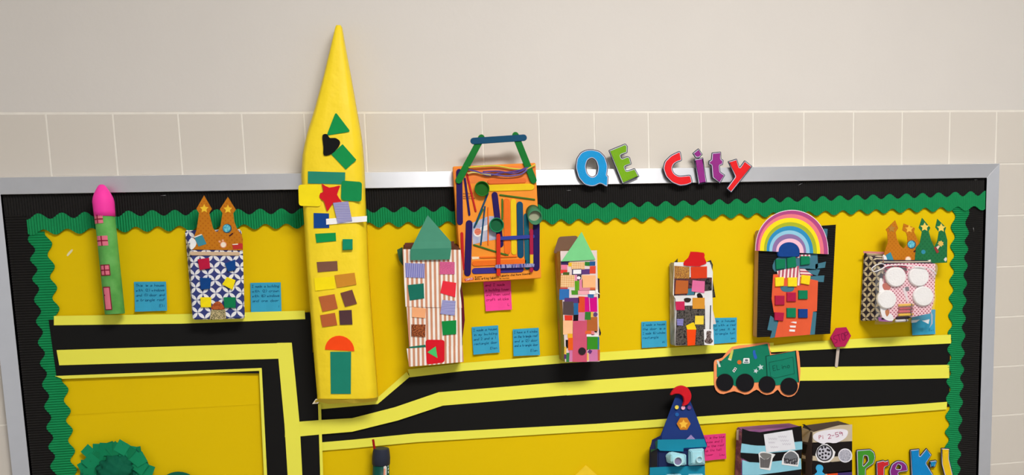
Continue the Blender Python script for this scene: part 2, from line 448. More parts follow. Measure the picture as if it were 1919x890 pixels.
def wavefn(humps, edge, amp, vert=False):
    if vert:      # humps: list of pixel y, edge: (y, x)
        ph = [(W(interp(edge, y), y, DG).z, i) for i, y in enumerate(humps)][::-1]
        ed = [(W(x, y, DG).z, W(x, y, DG).x) for y, x in edge][::-1]
    else:
        ph = [(W(x, interp(edge, x), DG).x, i) for i, x in enumerate(humps)]
        ed = [(W(x, y, DG).x, W(x, y, DG).z) for x, y in edge]
    return lambda s: interp(ed, s) + amp * math.cos(2 * math.pi * interp(ph, s))
up, lo_ = wavefn(hu, eu, .0062), wavefn(hl, el, .0058)
gx0, gx1 = W(52, 420, DG).x, ix1 - .0005
corr('border_strip', 'x', ix0 + .0005, ix1 - .0005, lambda s: up(s) - .02, lambda s: iz1 - .0005, DY + .0004, .0024, .00565, blk, 'black corrugated border strip along the top of the board under the frame')
# side strips
lo_h = fillgap([430, 468, 505, 541, 583, 622, 662, 700, 742, 782, 820, 855, 893, 931, 969], 39)
lo_e = [(430, 56), (445, 58), (505, 65), (640, 77), (740, 87), (872, 100), (990, 112)]
li_h = fillgap([418, 456.5, 499, 539, 578, 617, 655, 692, 730, 770, 806, 845, 880, 918, 957], 39)
li_e = [(420, 87), (470, 94), (560, 104), (740, 124), (870, 138), (990, 151)]
ro_h = fillgap([398, 436.7, 467, 498, 532, 563, 597, 629, 662, 693, 723, 754, 787, 820, 851.6, 879, 910, 941], 32)
ro_e = [(395, 1813), (410, 1813), (550, 1808), (700, 1803), (870, 1797), (960, 1794)]
ri_h = fillgap([373, 406, 444, 478.7, 509, 543.6, 574, 608.6, 639, 670.5, 700, 730, 764.5, 796, 824, 856, 888, 920, 951], 32)
ri_e = [(380, 1788), (415, 1787), (530, 1784), (650, 1780), (800, 1776), (960, 1771)]
lout, linn = wavefn(lo_h, lo_e, .006, True), wavefn(li_h, li_e, .006, True)
rout, rinn = wavefn(ro_h, ro_e, .0055, True), wavefn(ri_h, ri_e, .0062, True)
zb = iz0 + .002
ztl = W(40, 402, DG).z
def blk_r(s):       # rounded upper end of the left black strip
    e = max(0.0, min(1.0, (ztl - s) / .012)); return ix0 + .002 + (lout(s) + .012 - ix0 - .002) * (1 - (1 - e) ** 2) ** .5
corr('border_strip', 'z', zb, ztl, lambda s: ix0 + .002, blk_r, DY + .0022, .0020, .00565, blk, 'black corrugated border strip down the left side of the board')
corr('border_strip', 'z', zb, W(1830, 380, DG).z, lambda s: rout(s) - .012, lambda s: ix1 - .0006, DY + .0006, .0020, .0052, blk, 'black corrugated border strip down the right side of the board')
corr('border_strip', 'z', zb, W(80, 434, DG).z, lout, linn, DY + .0038, .0022, .00565, grn, 'green wavy corrugated border strip down the left side of the board')
corr('border_strip', 'z', zb, W(1800, 386, DG).z, rinn, rout, DY + .0022, .0022, .0052, grn, 'green wavy corrugated border strip down the right side of the board')
corr('border_strip', 'x', gx0, gx1, lo_, up, DY + .0050, .0026, .00565, grn, 'green wavy corrugated border strip running across the top of the board')
def staple(p0, p1, d): return tube('staple', [W(*p0, d), W(*p1, d)], .0005, P((170, 170, 172), .3, metal=.9), None, 6)
for p0, p1, lab in (((301, 366.5), (311, 366), 'left of the orange crown'), ((1062, 357), (1070, 356.5), 'below the blue letter Q'), ((1496, 347), (1504, 343), 'right of the red letter y'), ((1826, 337), (1833, 336.5), 'in the top right corner'), ((1824, 426), (1825, 434), 'in the right black strip')):
    o = staple(p0, p1, DY + .0035); props(o, 'tiny metal staple in the black border ' + lab, 'staple', 'border staples')

# ------------------------------------------------------------------ paper roads and yellow lines
road = P((13, 12, 11), .7, .0008, 18.0, .12, .2, name='black_road_paper')
def road_piece(pts, label, df): o = prism('road_paper', pts, df, df - .0008, road); return props(o, label, 'paper road', 'black paper roads')
road_piece([(91, 599), (300, 593), (581, 585), (588, 700), (300, 699), (106, 707)], 'black paper road running across under the pink-topped tube tower', DY + .0062)
road_piece([(489, 680), (590, 660), (597, 757), (602, 845), (623, 1250), (522, 1250), (497, 845)], 'black paper road turning down beside the yellow tower', DY + .0054)
road_piece([(601, 762), (706, 750), (768, 698), (880, 686), (1060, 672), (1340, 653), (1500, 648), (1781, 636), (1779, 762), (1430, 784), (1120, 806), (780, 822), (603, 838)], 'long black paper road climbing to the right behind the green truck', DY + .0018)
lin_m = P((240, 235, 84), .8, .0007, 22.0, .03, .12, name='lemon_paper')
def line(pts, label, df=DY + .0032, th=.0006): o = prism('paper_strip', pts, df, df - th, lin_m); return props(o, label, 'paper strip', 'lemon yellow road lines')
H = DY + .0074
line([(101, 592), (340, 588.5), (571, 582), (572, 598), (340, 606.5), (101, 609.5)], 'lemon strip under the pink-topped tube tower, upper edge of the left road', H)
line([(106, 656), (330, 649), (522, 643), (524, 672), (330, 678), (111, 684.5)], 'lemon centre line of the left horizontal road', H)
line([(519, 642.5), (546.7, 642), (554, 715), (561, 789), (563, 820), (567, 900), (585, 1250), (559, 1250), (539, 890), (533, 794), (527, 730)], 'lemon centre line turning down left of the yellow tower', H + .0007)
line([(534, 796), (562, 790), (600, 787), (660, 783.5), (740, 763), (822, 735), (830, 760), (745, 788), (660, 809), (600, 814), (564, 817.5), (534, 819)], 'lemon centre line passing below the yellow tower and bending upwards', H)
line([(821, 735), (1060, 715.5), (1062, 740.5), (830, 760)], 'lemon centre line below the striped tower and the two blue notes')
line([(1060, 716), (1340, 696), (1350, 721), (1062, 741)], 'lemon centre line to the left of the green truck', DY + .0036)
line([(1340, 695), (1500, 688), (1620, 686.5), (1779, 683.5), (1779, 708.5), (1620, 712), (1500, 713.5), (1348, 721)], 'lemon centre line at the foot of the stop sign', DY + .0040)
line([(595, 753), (703, 749), (762, 697), (768, 706), (708, 757), (598, 767)], 'lemon strip slanting up to the right from the foot of the yellow tower')
line([(764, 692), (870, 680), (1050, 665), (1050, 681), (870, 695), (768, 707)], 'lemon strip under the striped tower, upper edge of the right road', DY + .0036)
line([(1048, 665.5), (1200, 655), (1335, 646.5), (1450, 642), (1450, 658), (1335, 662), (1200, 671.5), (1048, 681)], 'lemon strip under the black and white picture tower', DY + .0040)
line([(1445, 648), (1500, 641), (1620, 634), (1782, 627), (1782, 643.5), (1620, 651), (1500, 657), (1445, 660)], 'lemon strip behind the stop sign, upper edge of the right road', DY + .0044)
line([(601, 829), (660, 824), (780, 812), (1120, 794), (1120, 807.5), (780, 828.5), (660, 840), (604, 844.5)], 'lemon strip above the dark green marker tube, lower edge of the right road')
line([(1118, 794), (1360, 777), (1425, 772.5), (1425, 787), (1360, 791.5), (1118, 808)], 'lemon strip crossing behind the blue pointed tower', DY + .0036)
line([(1424, 773), (1620, 762.5), (1700, 758.5), (1775, 753), (1774, 767), (1700, 773), (1620, 778.5), (1424, 788)], 'lemon strip above the burger box and the pizza box', DY + .0040)
line([(596, 757), (601.5, 757), (605.5, 890), (624, 1250), (618, 1250), (600, 890)], 'thin lemon edge line dropping below the yellow tower', H + .0010)
line([(103, 704.5), (300, 697), (490, 689.5), (490, 694.5), (300, 703), (117, 710)], 'thin lemon edge line below the left horizontal road', H)
line([(485.5, 690), (490.5, 690), (495, 780), (500.5, 890), (523, 1250), (517, 1250), (494.5, 890), (489.5, 780)], 'thin lemon edge line left of the vertical road', H + .0006)

# ------------------------------------------------------------------ sticky notes with handwriting
def note(q, lines, sign, label, colr, inkc, df, curl=.004):
    t = thing('sticky_note', label, 'sticky note', W(q[3][0], q[3][1], df), 'sticky notes')
    f = onquad(q, df); bm = bmesh.new(); n = 8; rows = []
    def cu(u, v): return Vector((0, -curl * (1 - v) ** 2.5 * (.6 + .4 * abs(2 * u - 1)), 0))
    for j in range(n + 1):
        v = j / n; rows.append([[bm.verts.new(f(i / 4, v) + cu(i / 4, v) + Vector((0, k, 0))) for i in range(5)] for k in (0, .0002)])
    for a, b in zip(rows, rows[1:]):
        for k in (0, 1):
            for i in range(4): bm.faces.new((a[k][i], a[k][i + 1], b[k][i + 1], b[k][i]))
        for i in (0, 4): bm.faces.new((a[0][i], b[0][i], b[1][i], a[1][i]))
    for r in (rows[0], rows[-1]):
        for i in range(4): bm.faces.new((r[0][i], r[0][i + 1], r[1][i + 1], r[1][i]))
    emit('sheet', bm, P(colr, .8, name='sticky_note'), t)
    pl = []
    for k, tx in enumerate(lines):
        s, e = strokes(tx, 0, 0, .085, adv=5.2); w = .9 / max(e, .5) if e > .9 else 1
        pl += [[(.05 + x * w, .84 - k * .165 + y) for x, y in st] for st in s]
    s, e = strokes(sign, 0, 0, .085); pl += [[(.93 - e + x, .14 + y) for x, y in st] for st in s]
    ink('handwriting', pl, .00042, lambda u, v: f(u, v) + cu(u, v), P(inkc, .6, name='ink'), t)
BL, BI = (58, 160, 196), (20, 82, 122); PK, PI_ = (246, 74, 152), (150, 20, 70)
note([(251, 528), (311, 527.6), (314, 582), (254, 584)], ['This is a house', 'with (2) windows', 'and (1) door and', 'a triangle roof'], 'Eli', 'blue sticky note between the pink-topped tube and the orange-crowned castle', BL, BI, DY + .003)
note([(469, 530), (526, 529), (528, 583.5), (471, 585)], ['I made a building', 'with (2) crown', 'with (6) windows', 'and one door'], 'Bi', 'blue sticky note between the orange-crowned castle and the yellow tower', BL, BI, DY + .003)
note([(906, 528), (957, 526), (959, 580), (910, 583)], ['and I made', 'a building tower', 'and then used', 'craft sticks'], 'L', 'pink sticky note tucked under the orange craft stick box', PK, PI_, DY + .003)
note([(884, 613), (933.6, 609.5), (936, 660), (887, 664.5)], ['I made a house', 'in my building', 'and 2 and a 17', 'rectangle door'], 'Elen', 'blue sticky note right beside the striped tower', BL, BI, DY + .003)
note([(961, 617), (1009.6, 614), (1011.5, 665), (962, 667)], ['I have a 4 window', 'on the triangle roof', 'and a (2) door', 'and a triangle door'], 'Elan', 'blue sticky note left of the patchwork tower', BL, BI, DY + .0045)
note([(1202, 603), (1249, 601), (1249.5, 649), (1202, 652)], ['I made a house', 'the door is a', 'I made (6) window', 'rectangle'], 'Al', 'blue sticky note left of the black and white picture tower', BL, BI, DY + .003)
note([(1330, 596), (1381, 595), (1380, 641), (1332, 645)], ['made a house', 'and with a red', 'and yes it is', 'a triangle tall'], 'Jon', 'blue sticky note right of the black and white picture tower', BL, BI, DY + .003, .002)
note([(1709, 580), (1753, 580), (1751, 626), (1708, 628)], [], 'Evi', 'blue sticky note half hidden under the bagged box with white rounds', BL, BI, DY + .003)
note([(1318, 815.5), (1360, 812), (1360, 859), (1320, 863)], ['It is the blue', 'house and I', 'see the roof', 'up the tall', 'tower'], 'Lou', 'pink sticky note at the right of the blue pointed tower', (232, 62, 132), PI_, DY + .003)

# ------------------------------------------------------------------ paper craft buildings
def sq(x0, y0, x1, y1): return [(x0, y0), (x1, y0), (x1, y1), (x0, y1)]
def pc(name, pts, d, m, par, th=.0006, label=None): return prism(name, pts, d + th, d, m, par, label=label)
def foam(pts, d, c, par, th=.0045, name='foam_square'): return prism(name, pts, d + th, d, FOAM(c), par, .0008)

# tube tower with a pink top
A, B = W(215.5, 588.5, DY + .03), W(190.5, 346, DY + .03)
rr = mpp(205, 500, DY + .03) * 18.2
rl = Roll(A, B, rr)
t = thing('tube_tower', 'green cardboard tube tower with a hot pink rounded top', 'paper tower', A)
rl.lathe('tube', [(0, .96), (.004, 1), (.5, 1.0), (.775, 1.0), (.776, .9)], MOTTLE(((86, 160, 74), (98, 172, 84), (112, 180, 96)), 40, .65, sharp=False), t)
rl.lathe('pink_top', [(.755, 1.04), (.80, 1.06), (.87, 1.08), (.90, 1.0), (.93, .84), (.955, .66), (.98, .46), (.995, .3), (1.0, .16)], P((252, 62, 170), .55, name='pink_paper'), t)
pw, rd = P((226, 118, 138), .8), P((132, 18, 48), .7)
for (t0, t1, a0, a1, frame) in ((.70, .765, -1.05, .12, 0), (.53, .605, -.85, .38, 0), (.30, .385, -.75, .3, 1), (.035, .215, -.68, .12, 1)):
    w = rl.patch('window_patch' if t0 > .1 else 'door_patch', t0, t1, a0, a1, pw, t)
    am, tm = (a0 + a1) / 2, (t0 + t1) / 2
    if t0 > .1:
        rl.patch('mullion', t0, t1, am - .05, am + .05, rd, w, .0013); rl.patch('mullion', tm - .004, tm + .004, a0, a1, rd, w, .0013)
    if frame:
        for q in ((t0, t0 + .007, a0, a1), (t1 - .007, t1, a0, a1), (t0, t1, a0, a0 + .08), (t0, t1, a1 - .08, a1)): rl.patch('outline', *q, rd, w, .0012)
    if t0 < .1: rl.patch('door_knob', .145, .155, -.6, -.5, rd, w, .0014)

# castle box with an orange crown
def crown_star(cx, cy, r, d, par, c=(240, 196, 50)): return pc('star', star(cx, cy, r, 0, .5), d, P(c, .5), par, .0008)
def globe(cx, cy, r, d, par):
    g = pc('globe', circ(cx, cy, r), d, P((36, 84, 104), .5), par, .0006)
    pc('globe_face', circ(cx - .6, cy - .3, r * .82), d + .0006, MOTTLE(((66, 160, 190), (120, 200, 210), (50, 130, 160)), 260, .5), g, .0003)
    pc('globe_stand', [(cx + 3, cy + r + 5), (cx + 10, cy + r - .5), (cx + 12, cy + r + 1), (cx + 5, cy + r + 7)], d, P((70, 24, 26), .6), g)
ORC = DOTS((192, 116, 22), (176, 96, 18), .0075, .2)
t = thing('castle', 'box castle in blue and white petal paper with an orange two-point crown', 'paper castle', W(410, 598, DY))
D = .05
b = hull('box', [(357, 467), (455, 463), (458, 597), (362, 599)], D, [(346, 430), (452, 428), (459, 595), (361, 598)], DY + .006, PETALS((54, 62, 122), (234, 232, 234), .0195), t)
cr = pc('crown', [(359, 467.4), (362, 448), (368.5, 430), (373, 399.4), (368, 391.4), (382.4, 366), (397, 391.4), (392, 399), (394.8, 411), (399, 427), (404, 434), (408, 434), (413, 424), (417, 399.4), (412, 392), (427, 369), (442, 393), (437, 399.4), (439, 415.5), (444.4, 429), (452.5, 439.6), (455, 447.6), (455, 469)], D + .001, ORC, t, .001)
dd = D + .002
crown_star(382.6, 391, 8.5, dd, cr); crown_star(427, 392, 8.5, dd, cr); globe(425.5, 428, 8.6, dd, cr)
pc('book', [(364, 445), (379, 440), (387, 457), (372, 462)], dd, P((60, 138, 156), .6), cr); pc('book_edge', [(363, 444), (377, 438.5), (379, 440), (364.5, 445.5)], dd + .0006, P((235, 230, 220), .6), cr)
pc('white_spot', smoothloop([(357, 446), (364, 448), (368, 456), (364, 464), (357, 467)]), dd, P((238, 238, 238), .6), cr)
ck = pc('clock', circ(418.5, 458.5, 6.3), dd, P((226, 150, 112), .6), cr); pc('clock_face', circ(418.5, 458.5, 4.8), dd + .0006, P((244, 226, 208), .6), ck, .0003)
for x in (411.5, 417.5): pc('clock_bell', circ(x, 452.5 - (x > 415) * 2, 2), dd, P((232, 168, 130), .6), ck)
pc('pencil_case', [(435, 458), (452, 455.5), (454.5, 457), (455, 466), (437, 467)], dd, P((190, 48, 44), .6), cr); pc('pencil_case_flap', [(435, 457.5), (446, 456.5), (446, 458.5), (436, 459)], dd + .0006, P((240, 230, 215), .6), cr)
stick('craft_stick', (356, 475), (449, 475.5), 7.5, D, .002, P((208, 178, 146), .8, .0003, 200, name='bare_wood'), t)
for q, c in (([(370, 486), (391, 483), (393, 503), (374, 506)], (186, 24, 62)), ([(421, 494), (440, 486), (441, 506), (427, 509)], (14, 68, 138)), ([(374, 520), (395, 521), (393, 541), (376, 543)], (12, 66, 134)),
             ([(425, 519), (441, 525), (435, 543), (416, 533)], (250, 226, 20)), ([(375, 557), (395, 557), (395, 576), (376, 576)], (250, 226, 20)), ([(419, 557), (441, 557), (441, 577), (420, 577)], (10, 124, 76))):
    foam(q, D, c, t)
pc('door_arch', smoothloop([(397, 580), (398, 572), (405, 565.5), (412, 565.5), (418, 572), (420, 580)]), D, MOTTLE(((158, 70, 34), (182, 92, 44), (150, 78, 84)), 120, .5), t)
pc('door_picture', [(396, 580), (422, 580), (424, 598), (393, 599)], D, MOTTLE(((52, 52, 34), (196, 178, 132), (96, 96, 62), (220, 206, 160)), 190, .6, (1, 1, 2)), t)

# tall yellow tower
t = thing('yellow_tower', 'tall pointed tower wrapped in bright yellow paper with coloured shapes', 'paper tower', W(648, 750, DY + .012))
prof = [(47, 630, 638.5, .048), (52, 628, 641.5, .052), (90, 619, 648, .060), (140, 607, 657.5, .066), (200, 591, 668, .072), (245, 577, 676, .076), (265, 572, 679, .077), (290, 567, 681.5, .078), (330, 564.5, 684, .078), (420, 570, 688, .078), (500, 575, 691, .078), (600, 583, 698, .078), (690, 590, 705, .078), (742, 594.5, 709, .078), (748, 594, 708, .077)]
TD = .078
bm = bmesh.new(); rings = []; rows = []
for a, b_ in zip(prof, prof[1:]):
    n = 3
    for k in range(n): rows.append([a[i] + (b_[i] - a[i]) * k / n for i in range(4)])
rows.append(list(prof[-1]))
for (y, xl, xr, d) in rows:
    w = xr - xl; db = .0165; wob = .0011 * math.sin(y * .21) + .0008 * math.sin(y * .53 + 1)
    q = [(xl + .02 * w, db), (xl, d * .72), (xl + .03 * w, d - .004), (xl + .07 * w, d), (xl + .3 * w, d + .0006), (xl + .55 * w, d + .0006), (xl + .80 * w, d), (xl + .87 * w, d - .003), (xl + .955 * w, d - .014), (xl + .985 * w, d * .6), (xl + w, db)]
    rings.append([bm.verts.new(W(x, y, dq + (wob if i in (1, 8, 9) else wob * .2))) for i, (x, dq) in enumerate(q)])
for a, b_ in zip(rings, rings[1:]):
    m_ = len(a)
    for k in range(m_): bm.faces.new((a[k], a[(k + 1) % m_], b_[(k + 1) % m_], b_[k]))
bm.faces.new(rings[0]); bm.faces.new(rings[-1])
ytm = P((246, 214, 36), .5, .0035, 24.0, .025, .25, name='yellow_wrapping_paper')
bd = emit('body', bm, ytm, t)
for p_ in bd.data.polygons: p_.use_smooth = len(p_.vertices) == 4
# crumpled hem
bm = bmesh.new(); top = []; bot = []
hem = [(591, 750, 757), (600, 747, 753), (618, 748, 757), (640, 749, 755), (662, 748, 756), (684, 747, 754), (700, 746, 752), (709, 744, 750)]
for x, y0, y1 in hem: top.append(bm.verts.new(W(x, y0, TD))); bot.append(bm.verts.new(W(x + random.uniform(-2, 2), y1, TD - .012 + random.uniform(-.004, .004))))
for i in range(len(hem) - 1): bm.faces.new((top[i], top[i + 1], bot[i + 1], bot[i]))
emit('hem', bm, P((226, 200, 70), .6, .001, 60), t)
pc('torn_corner', [(585, 757), (592, 747), (599, 750), (596, 756)], TD - .01, P((228, 216, 190)), t)
D = TD + .0012
def ty(y):   # surface depth of the tower face at pixel row y
    return interp([(p[0], p[3]) for p in prof], y) + .0012
def tp(name, pts, c, lift=0.0, th=.0007, m=None): 
    d = max(ty(y) for x, y in pts) + lift; return pc(name, pts, d, m or P(c, .75), t, th)
tp('paper_triangle', rounded([(629, 210), (657, 246.5), (612, 254)], 5), (12, 142, 72))
tp('paper_rectangle', [(642, 270), (668, 299.6), (648, 317.5), (621, 289.5)], (14, 142, 72))
tp('paper_heart', smoothloop([(604, 256), (607, 251.5), (613, 251.5), (617.5, 258), (623, 258.5), (630, 259), (637, 265), (635, 274), (622, 288), (607, 291), (606, 275)]), (14, 12, 14), .001)
tp('paper_rectangle', [(577, 321), (647, 323), (646.5, 345.3), (577, 343.7)], (38, 134, 108))
tp('paper_square', rounded([(559, 346), (601, 345.5), (601, 387), (560, 385.5)], 6), (246, 222, 24), .001)
tp('paper_square', rounded([(640, 338), (678.5, 341), (677.5, 378), (639, 375)], 6), (14, 136, 74), .001)
tp('paper_star', smoothloop([(603, 344.5), (605, 345), (617, 351.5), (634, 348), (637, 350), (631.6, 364.7), (640, 377), (638, 379), (624, 381), (615, 394), (612, 393), (607, 377), (599, 371), (600, 362), (606, 359)], 2), (206, 22, 36), .0022)
tp('paper_square', [(587.7, 399), (616.5, 400), (617, 427), (588, 427.5)], (14, 66, 140))
tp('paper_band', [(611, 410), (687.7, 404.6), (687.7, 415), (611.4, 421)], (244, 242, 240), .0008)
tp('striped_square', [(624, 380), (652.7, 377), (660, 414), (633, 418.6)], None, .0026, m=STRIPES((110, 108, 168), (186, 182, 212), .0028, .5, math.pi / 2))
tp('paper_rectangle', [(590.7, 438), (629, 436), (630, 451.5), (593, 455)], (10, 146, 74))
prism('foam_square', [(642, 448), (660.5, 448), (660.5, 467.7), (642, 468.5)], D + .006, D - .001, FOAM((16, 140, 104)), t, .0008)
tp('paper_rectangle', [(593.4, 491), (632, 489), (633, 507), (595.5, 510)], (124, 82, 66))
tp('paper_square', [(588.5, 521), (627, 518), (628, 541), (591, 545)], (250, 224, 16))
for q, c in (([(627, 515.6), (664.5, 511), (668, 533), (631.6, 539.4)], (206, 138, 42)), ([(597.4, 556), (626.8, 551), (633, 578), (604.7, 584)], (184, 98, 52)), ([(638, 549), (660, 542.7), (669, 569), (646.7, 575)], (116, 70, 58)),
             ([(600, 590.6), (627.6, 586), (632, 609), (604, 613)], (182, 94, 50)), ([(635.4, 581.8), (659, 580.7), (660.5, 608), (637, 608.7)], (82, 54, 58))):
    tp('paper_square', q, c, .0006)
tp('paper_half_circle', [(609, 655), (664, 658)] + [(636.5 + 27.5 * math.cos(a), 656 + 1.2 * math.cos(a) - 27 * math.sin(a)) for a in [math.pi * k / 12 for k in range(1, 12)]], (250, 74, 18))
tp('paper_door', [(619, 659), (658, 659), (657.5, 738), (620, 738)], (26, 128, 106))

# striped tower with a teal paper roof
t = thing('striped_tower', 'box tower in brown and white striped paper with a folded teal roof', 'paper tower', W(815, 684, DY))
D = .058
hull('box', [(756, 467), (863, 465), (868, 677), (768, 684)], D - .001, [(756, 456), (858, 456), (864, 676), (768, 682)], DY + .006, P((92, 52, 36), .85), t)
pc('box_flap', [(759, 455), (851, 452), (852, 467), (758, 468)], DY + .03, P((108, 60, 44), .85), t, .001)
pc('torn_paper', [(744, 468), (754, 463), (757, 500), (748, 488)], DY + .012, P((52, 92, 66), .8), t)
pc('torn_paper', [(864, 530), (869, 560), (871, 600), (866, 640), (862, 600)], DY + .03, P((104, 22, 40), .8), t)
ST = STRIPES((204, 142, 110), (242, 234, 226), .0104, .5, -.03)
pc('wrapping_paper', [(754.4, 467), (863.5, 468), (868, 510), (862, 545), (866, 577), (808, 576), (760, 574.5), (757, 520)], D, ST, t)
pc('wrapping_paper', [(762, 575), (808, 577), (864.5, 576), (866, 648), (767, 652)], D - .0008, ST, t)
pc('wrapping_paper', [(762, 653), (867, 647), (869, 678), (818, 683), (766.6, 687)], D + .0006, ST, t)
pc('paper_strip', [(766, 650), (797, 646), (798, 650), (768, 653)], D + .0004, P((30, 110, 86), .8), t)
rf = hull('roof', [(801.4, 403), (845, 452.7), (846, 466), (770, 467), (777, 452.7)], [D + .001, D + .004, D + .006, D + .006, D + .004], [(801.4, 404), (844, 453), (845, 466), (771, 467), (778, 453)], D + .0004, P((74, 142, 116), .8), t, 0)
pc('roof_fold', [(769, 466.7), (846, 464.5), (843, 486), (769, 487.6)], D + .005, P((60, 132, 106), .8), t, .001)
D += .0012
LV = STRIPES((104, 104, 176), (170, 168, 210), .0042, .5)
for q, m_ in (([(759, 492.6), (796, 494), (796, 521), (760, 519.6)], LV), ([(824, 490.5), (852, 491), (852, 514), (824, 514)], MOTTLE(((214, 98, 142), (196, 84, 132), (226, 120, 156)), 500)),
              ([(764, 534), (794, 531), (795, 559), (768, 563)], P((24, 110, 92))), ([(830, 526), (855, 530), (853, 557), (825, 549)], P((232, 48, 62))),
              ([(829, 562), (854, 564), (852, 591), (825, 588)], STRIPES((104, 104, 176), (190, 188, 222), .0034, .5, math.pi / 2)), ([(772, 575), (798, 578), (797, 596), (772, 594)], P((242, 170, 120))),
              ([(771, 608), (797.6, 608), (797, 631.6), (771, 630)], MOTTLE(((92, 42, 24), (176, 96, 50), (60, 30, 22)), 420)), ([(828, 602), (855, 600), (855, 626), (830, 628)], P((16, 136, 62)))):
    pc('paper_square', q, D, m_, t)
dr = pc('door', rounded([(797.5, 636.5), (833, 637), (833, 679), (799.5, 683)], 5), D, P((214, 20, 38), .7), t)
pc('paper_triangle', [(801, 660), (816.5, 649), (820, 671)], D + .0006, P((72, 196, 108)), dr)

# orange box covered with craft sticks
t = thing('craft_stick_box', 'orange tablet box covered in coloured craft sticks with a stick handle on top', 'craft box', W(940, 526, .017))
D = .046
orange = P((240, 146, 46), .55, name='orange_card')
hull('box', [(848.5, 312), (1004, 305), (1014.8, 521.5), (866, 530.5)], D, [(848, 313), (996, 307), (1006, 518), (860, 527)], .0165, orange, t, .0015)
pc('printed_panel', [(884, 418), (915, 405), (928, 405), (934, 448), (910, 452), (886, 458)], D, MOTTLE(((150, 160, 196), (176, 178, 200), (196, 190, 196)), 60, sharp=False), t, .0003)
pc('printed_panel', [(851, 315), (1003, 309), (1005, 340), (853, 345)], D, P((236, 128, 58), .55), t, .0002)
pc('white_tag', [(900, 426), (914, 421), (914, 431), (902, 434)], D + .0003, P((232, 230, 228)), t, .0003)
CS = {'g': (10, 112, 40), 'b': (8, 70, 104), 'p': (34, 16, 86), 't': (10, 92, 112), 'o': (234, 110, 26), 'y': (232, 194, 20), 'r': (190, 30, 34), 'v': (58, 44, 130), 'e': (60, 110, 34), 'n': (226, 108, 46)}
def cs(c, a, b, w, d=None, th=.002, name='craft_stick', m=None): return stick(name, a, b, w, D if d is None else d, th, m or P(CS[c], .6, .0003, 160, .08, name='dyed_wood'), t)
cs('n', (914, 340.5), (986, 338), 9); cs('y', (914, 352.5), (1001, 350), 12)
cs('p', (860.6, 317), (862, 421), 11.5); cs('p', (879.5, 413), (876, 517), 12.5); cs('p', (926.5, 360), (938.7, 463), 11.5); cs('p', (1005.5, 404), (1005, 507), 12.5)
cs('b', (974, 378), (976, 483), 12); cs('t', (986, 400), (988.5, 505), 9.5); cs('o', (949.5, 372), (951, 476), 12); cs('y', (962, 373), (963.4, 477), 10.5)
cs('o', (885, 494), (986, 489.5), 10); cs('v', (885, 508), (981, 504.5), 11); cs('r', (865.5, 435), (868, 506), 5.5)
for c, a, b, w in (('e', (936, 365), (1003, 374), 3), ('o', (898, 482.5), (969, 480.5), 3), ('b', (915, 361), (888.5, 427), 3.4), ('b', (909, 386), (901, 460), 2.8), ('r', (874.6, 324), (892, 397), 3.4), ('p', (871, 333), (880, 404), 4), ('e', (887, 458.5), (953, 479), 3), ('o', (915, 388), (915, 459), 2.4), ('e', (941.5, 372), (941.5, 412), 3), ('e', (906, 391), (892, 421), 2.4)):
    cs(c, a, b, w, D + .0006, .002, 'thin_stick')
pc('white_tag', [(884, 481), (900, 481), (900, 485), (885, 486)], D, P((240, 214, 180)), t)
d2 = D + .0035
cs('v', (934, 447), (1002, 443), 7, d2, m=P((50, 62, 150), .4)); cs('r', (934, 438), (934.5, 517), 7.5, d2 + .0015, m=P((206, 46, 28), .35))
q = cs('r', (996, 429), (996.3, 510), 6.5, d2 + .0015, m=P((166, 28, 66), .35)); pc('yellow_band', [(993.2, 477), (999.4, 477), (999.4, 497), (993.2, 497)], d2 + .0036, P((226, 186, 40), .4), q, .0003)
cs('p', (928, 499.5), (1002, 497), 7, d2 + .0036, m=MOTTLE(((42, 34, 110), (150, 150, 190), (60, 60, 150), (206, 120, 150)), 240, .35, (1, 1, .1)))
cup('bottle_cap', 903.5, 353.5, 14, D + .002, .010, P((30, 110, 24), .45), t, P((22, 96, 18), .5)); cup('bottle_cap', 930.8, 421.7, 13.6, D + .002, .010, P((22, 128, 84), .45), t, P((10, 92, 54), .5))
cup('bottle_cap', 1003, 407.5, 13.5, D + .002, .014, P((60, 120, 84), .35), t, P((158, 160, 134), .5), lean=(4, 10))
s_ = pc('round_sticker', circ(895.3, 435.5, 8), D + .0003, P((238, 230, 226)), t, .0004); pc('sticker_print', circ(895.3, 434, 6.4), D + .0007, STRIPES((206, 84, 62), (232, 160, 130), .004, .6, 1.5), s_, .0002)
# handle, bent clear of the box front
hd = D + .003
cs('g', (857, 343), (905, 253), 12.5, hd); cs('g', (1002, 343), (964, 248), 12.5, hd); cs('b', (882, 264.5), (987, 257.5), 12, hd + .0022)
for c, pts in (((206, 200, 74), [(878, 314), (900, 312), (930, 311), (960, 316), (985, 317), (1003, 309)]), ((222, 206, 120), [(876, 325), (890, 323), (905, 326), (920, 328)]), ((92, 74, 146), [(878, 318), (895, 322), (915, 329), (940, 324), (965, 321), (990, 314)]), ((110, 96, 160), [(900, 324), (925, 327), (950, 330), (975, 327), (988, 318)]), ((96, 72, 140), [(905, 322), (935, 321), (962, 325), (986, 317)])):
    tube('yarn', pline([W(x, y, hd + .003 + .001 * math.sin(x)) for x, y in pts], 5), .0018, P(c, .9, .0006, 500), t, 7)
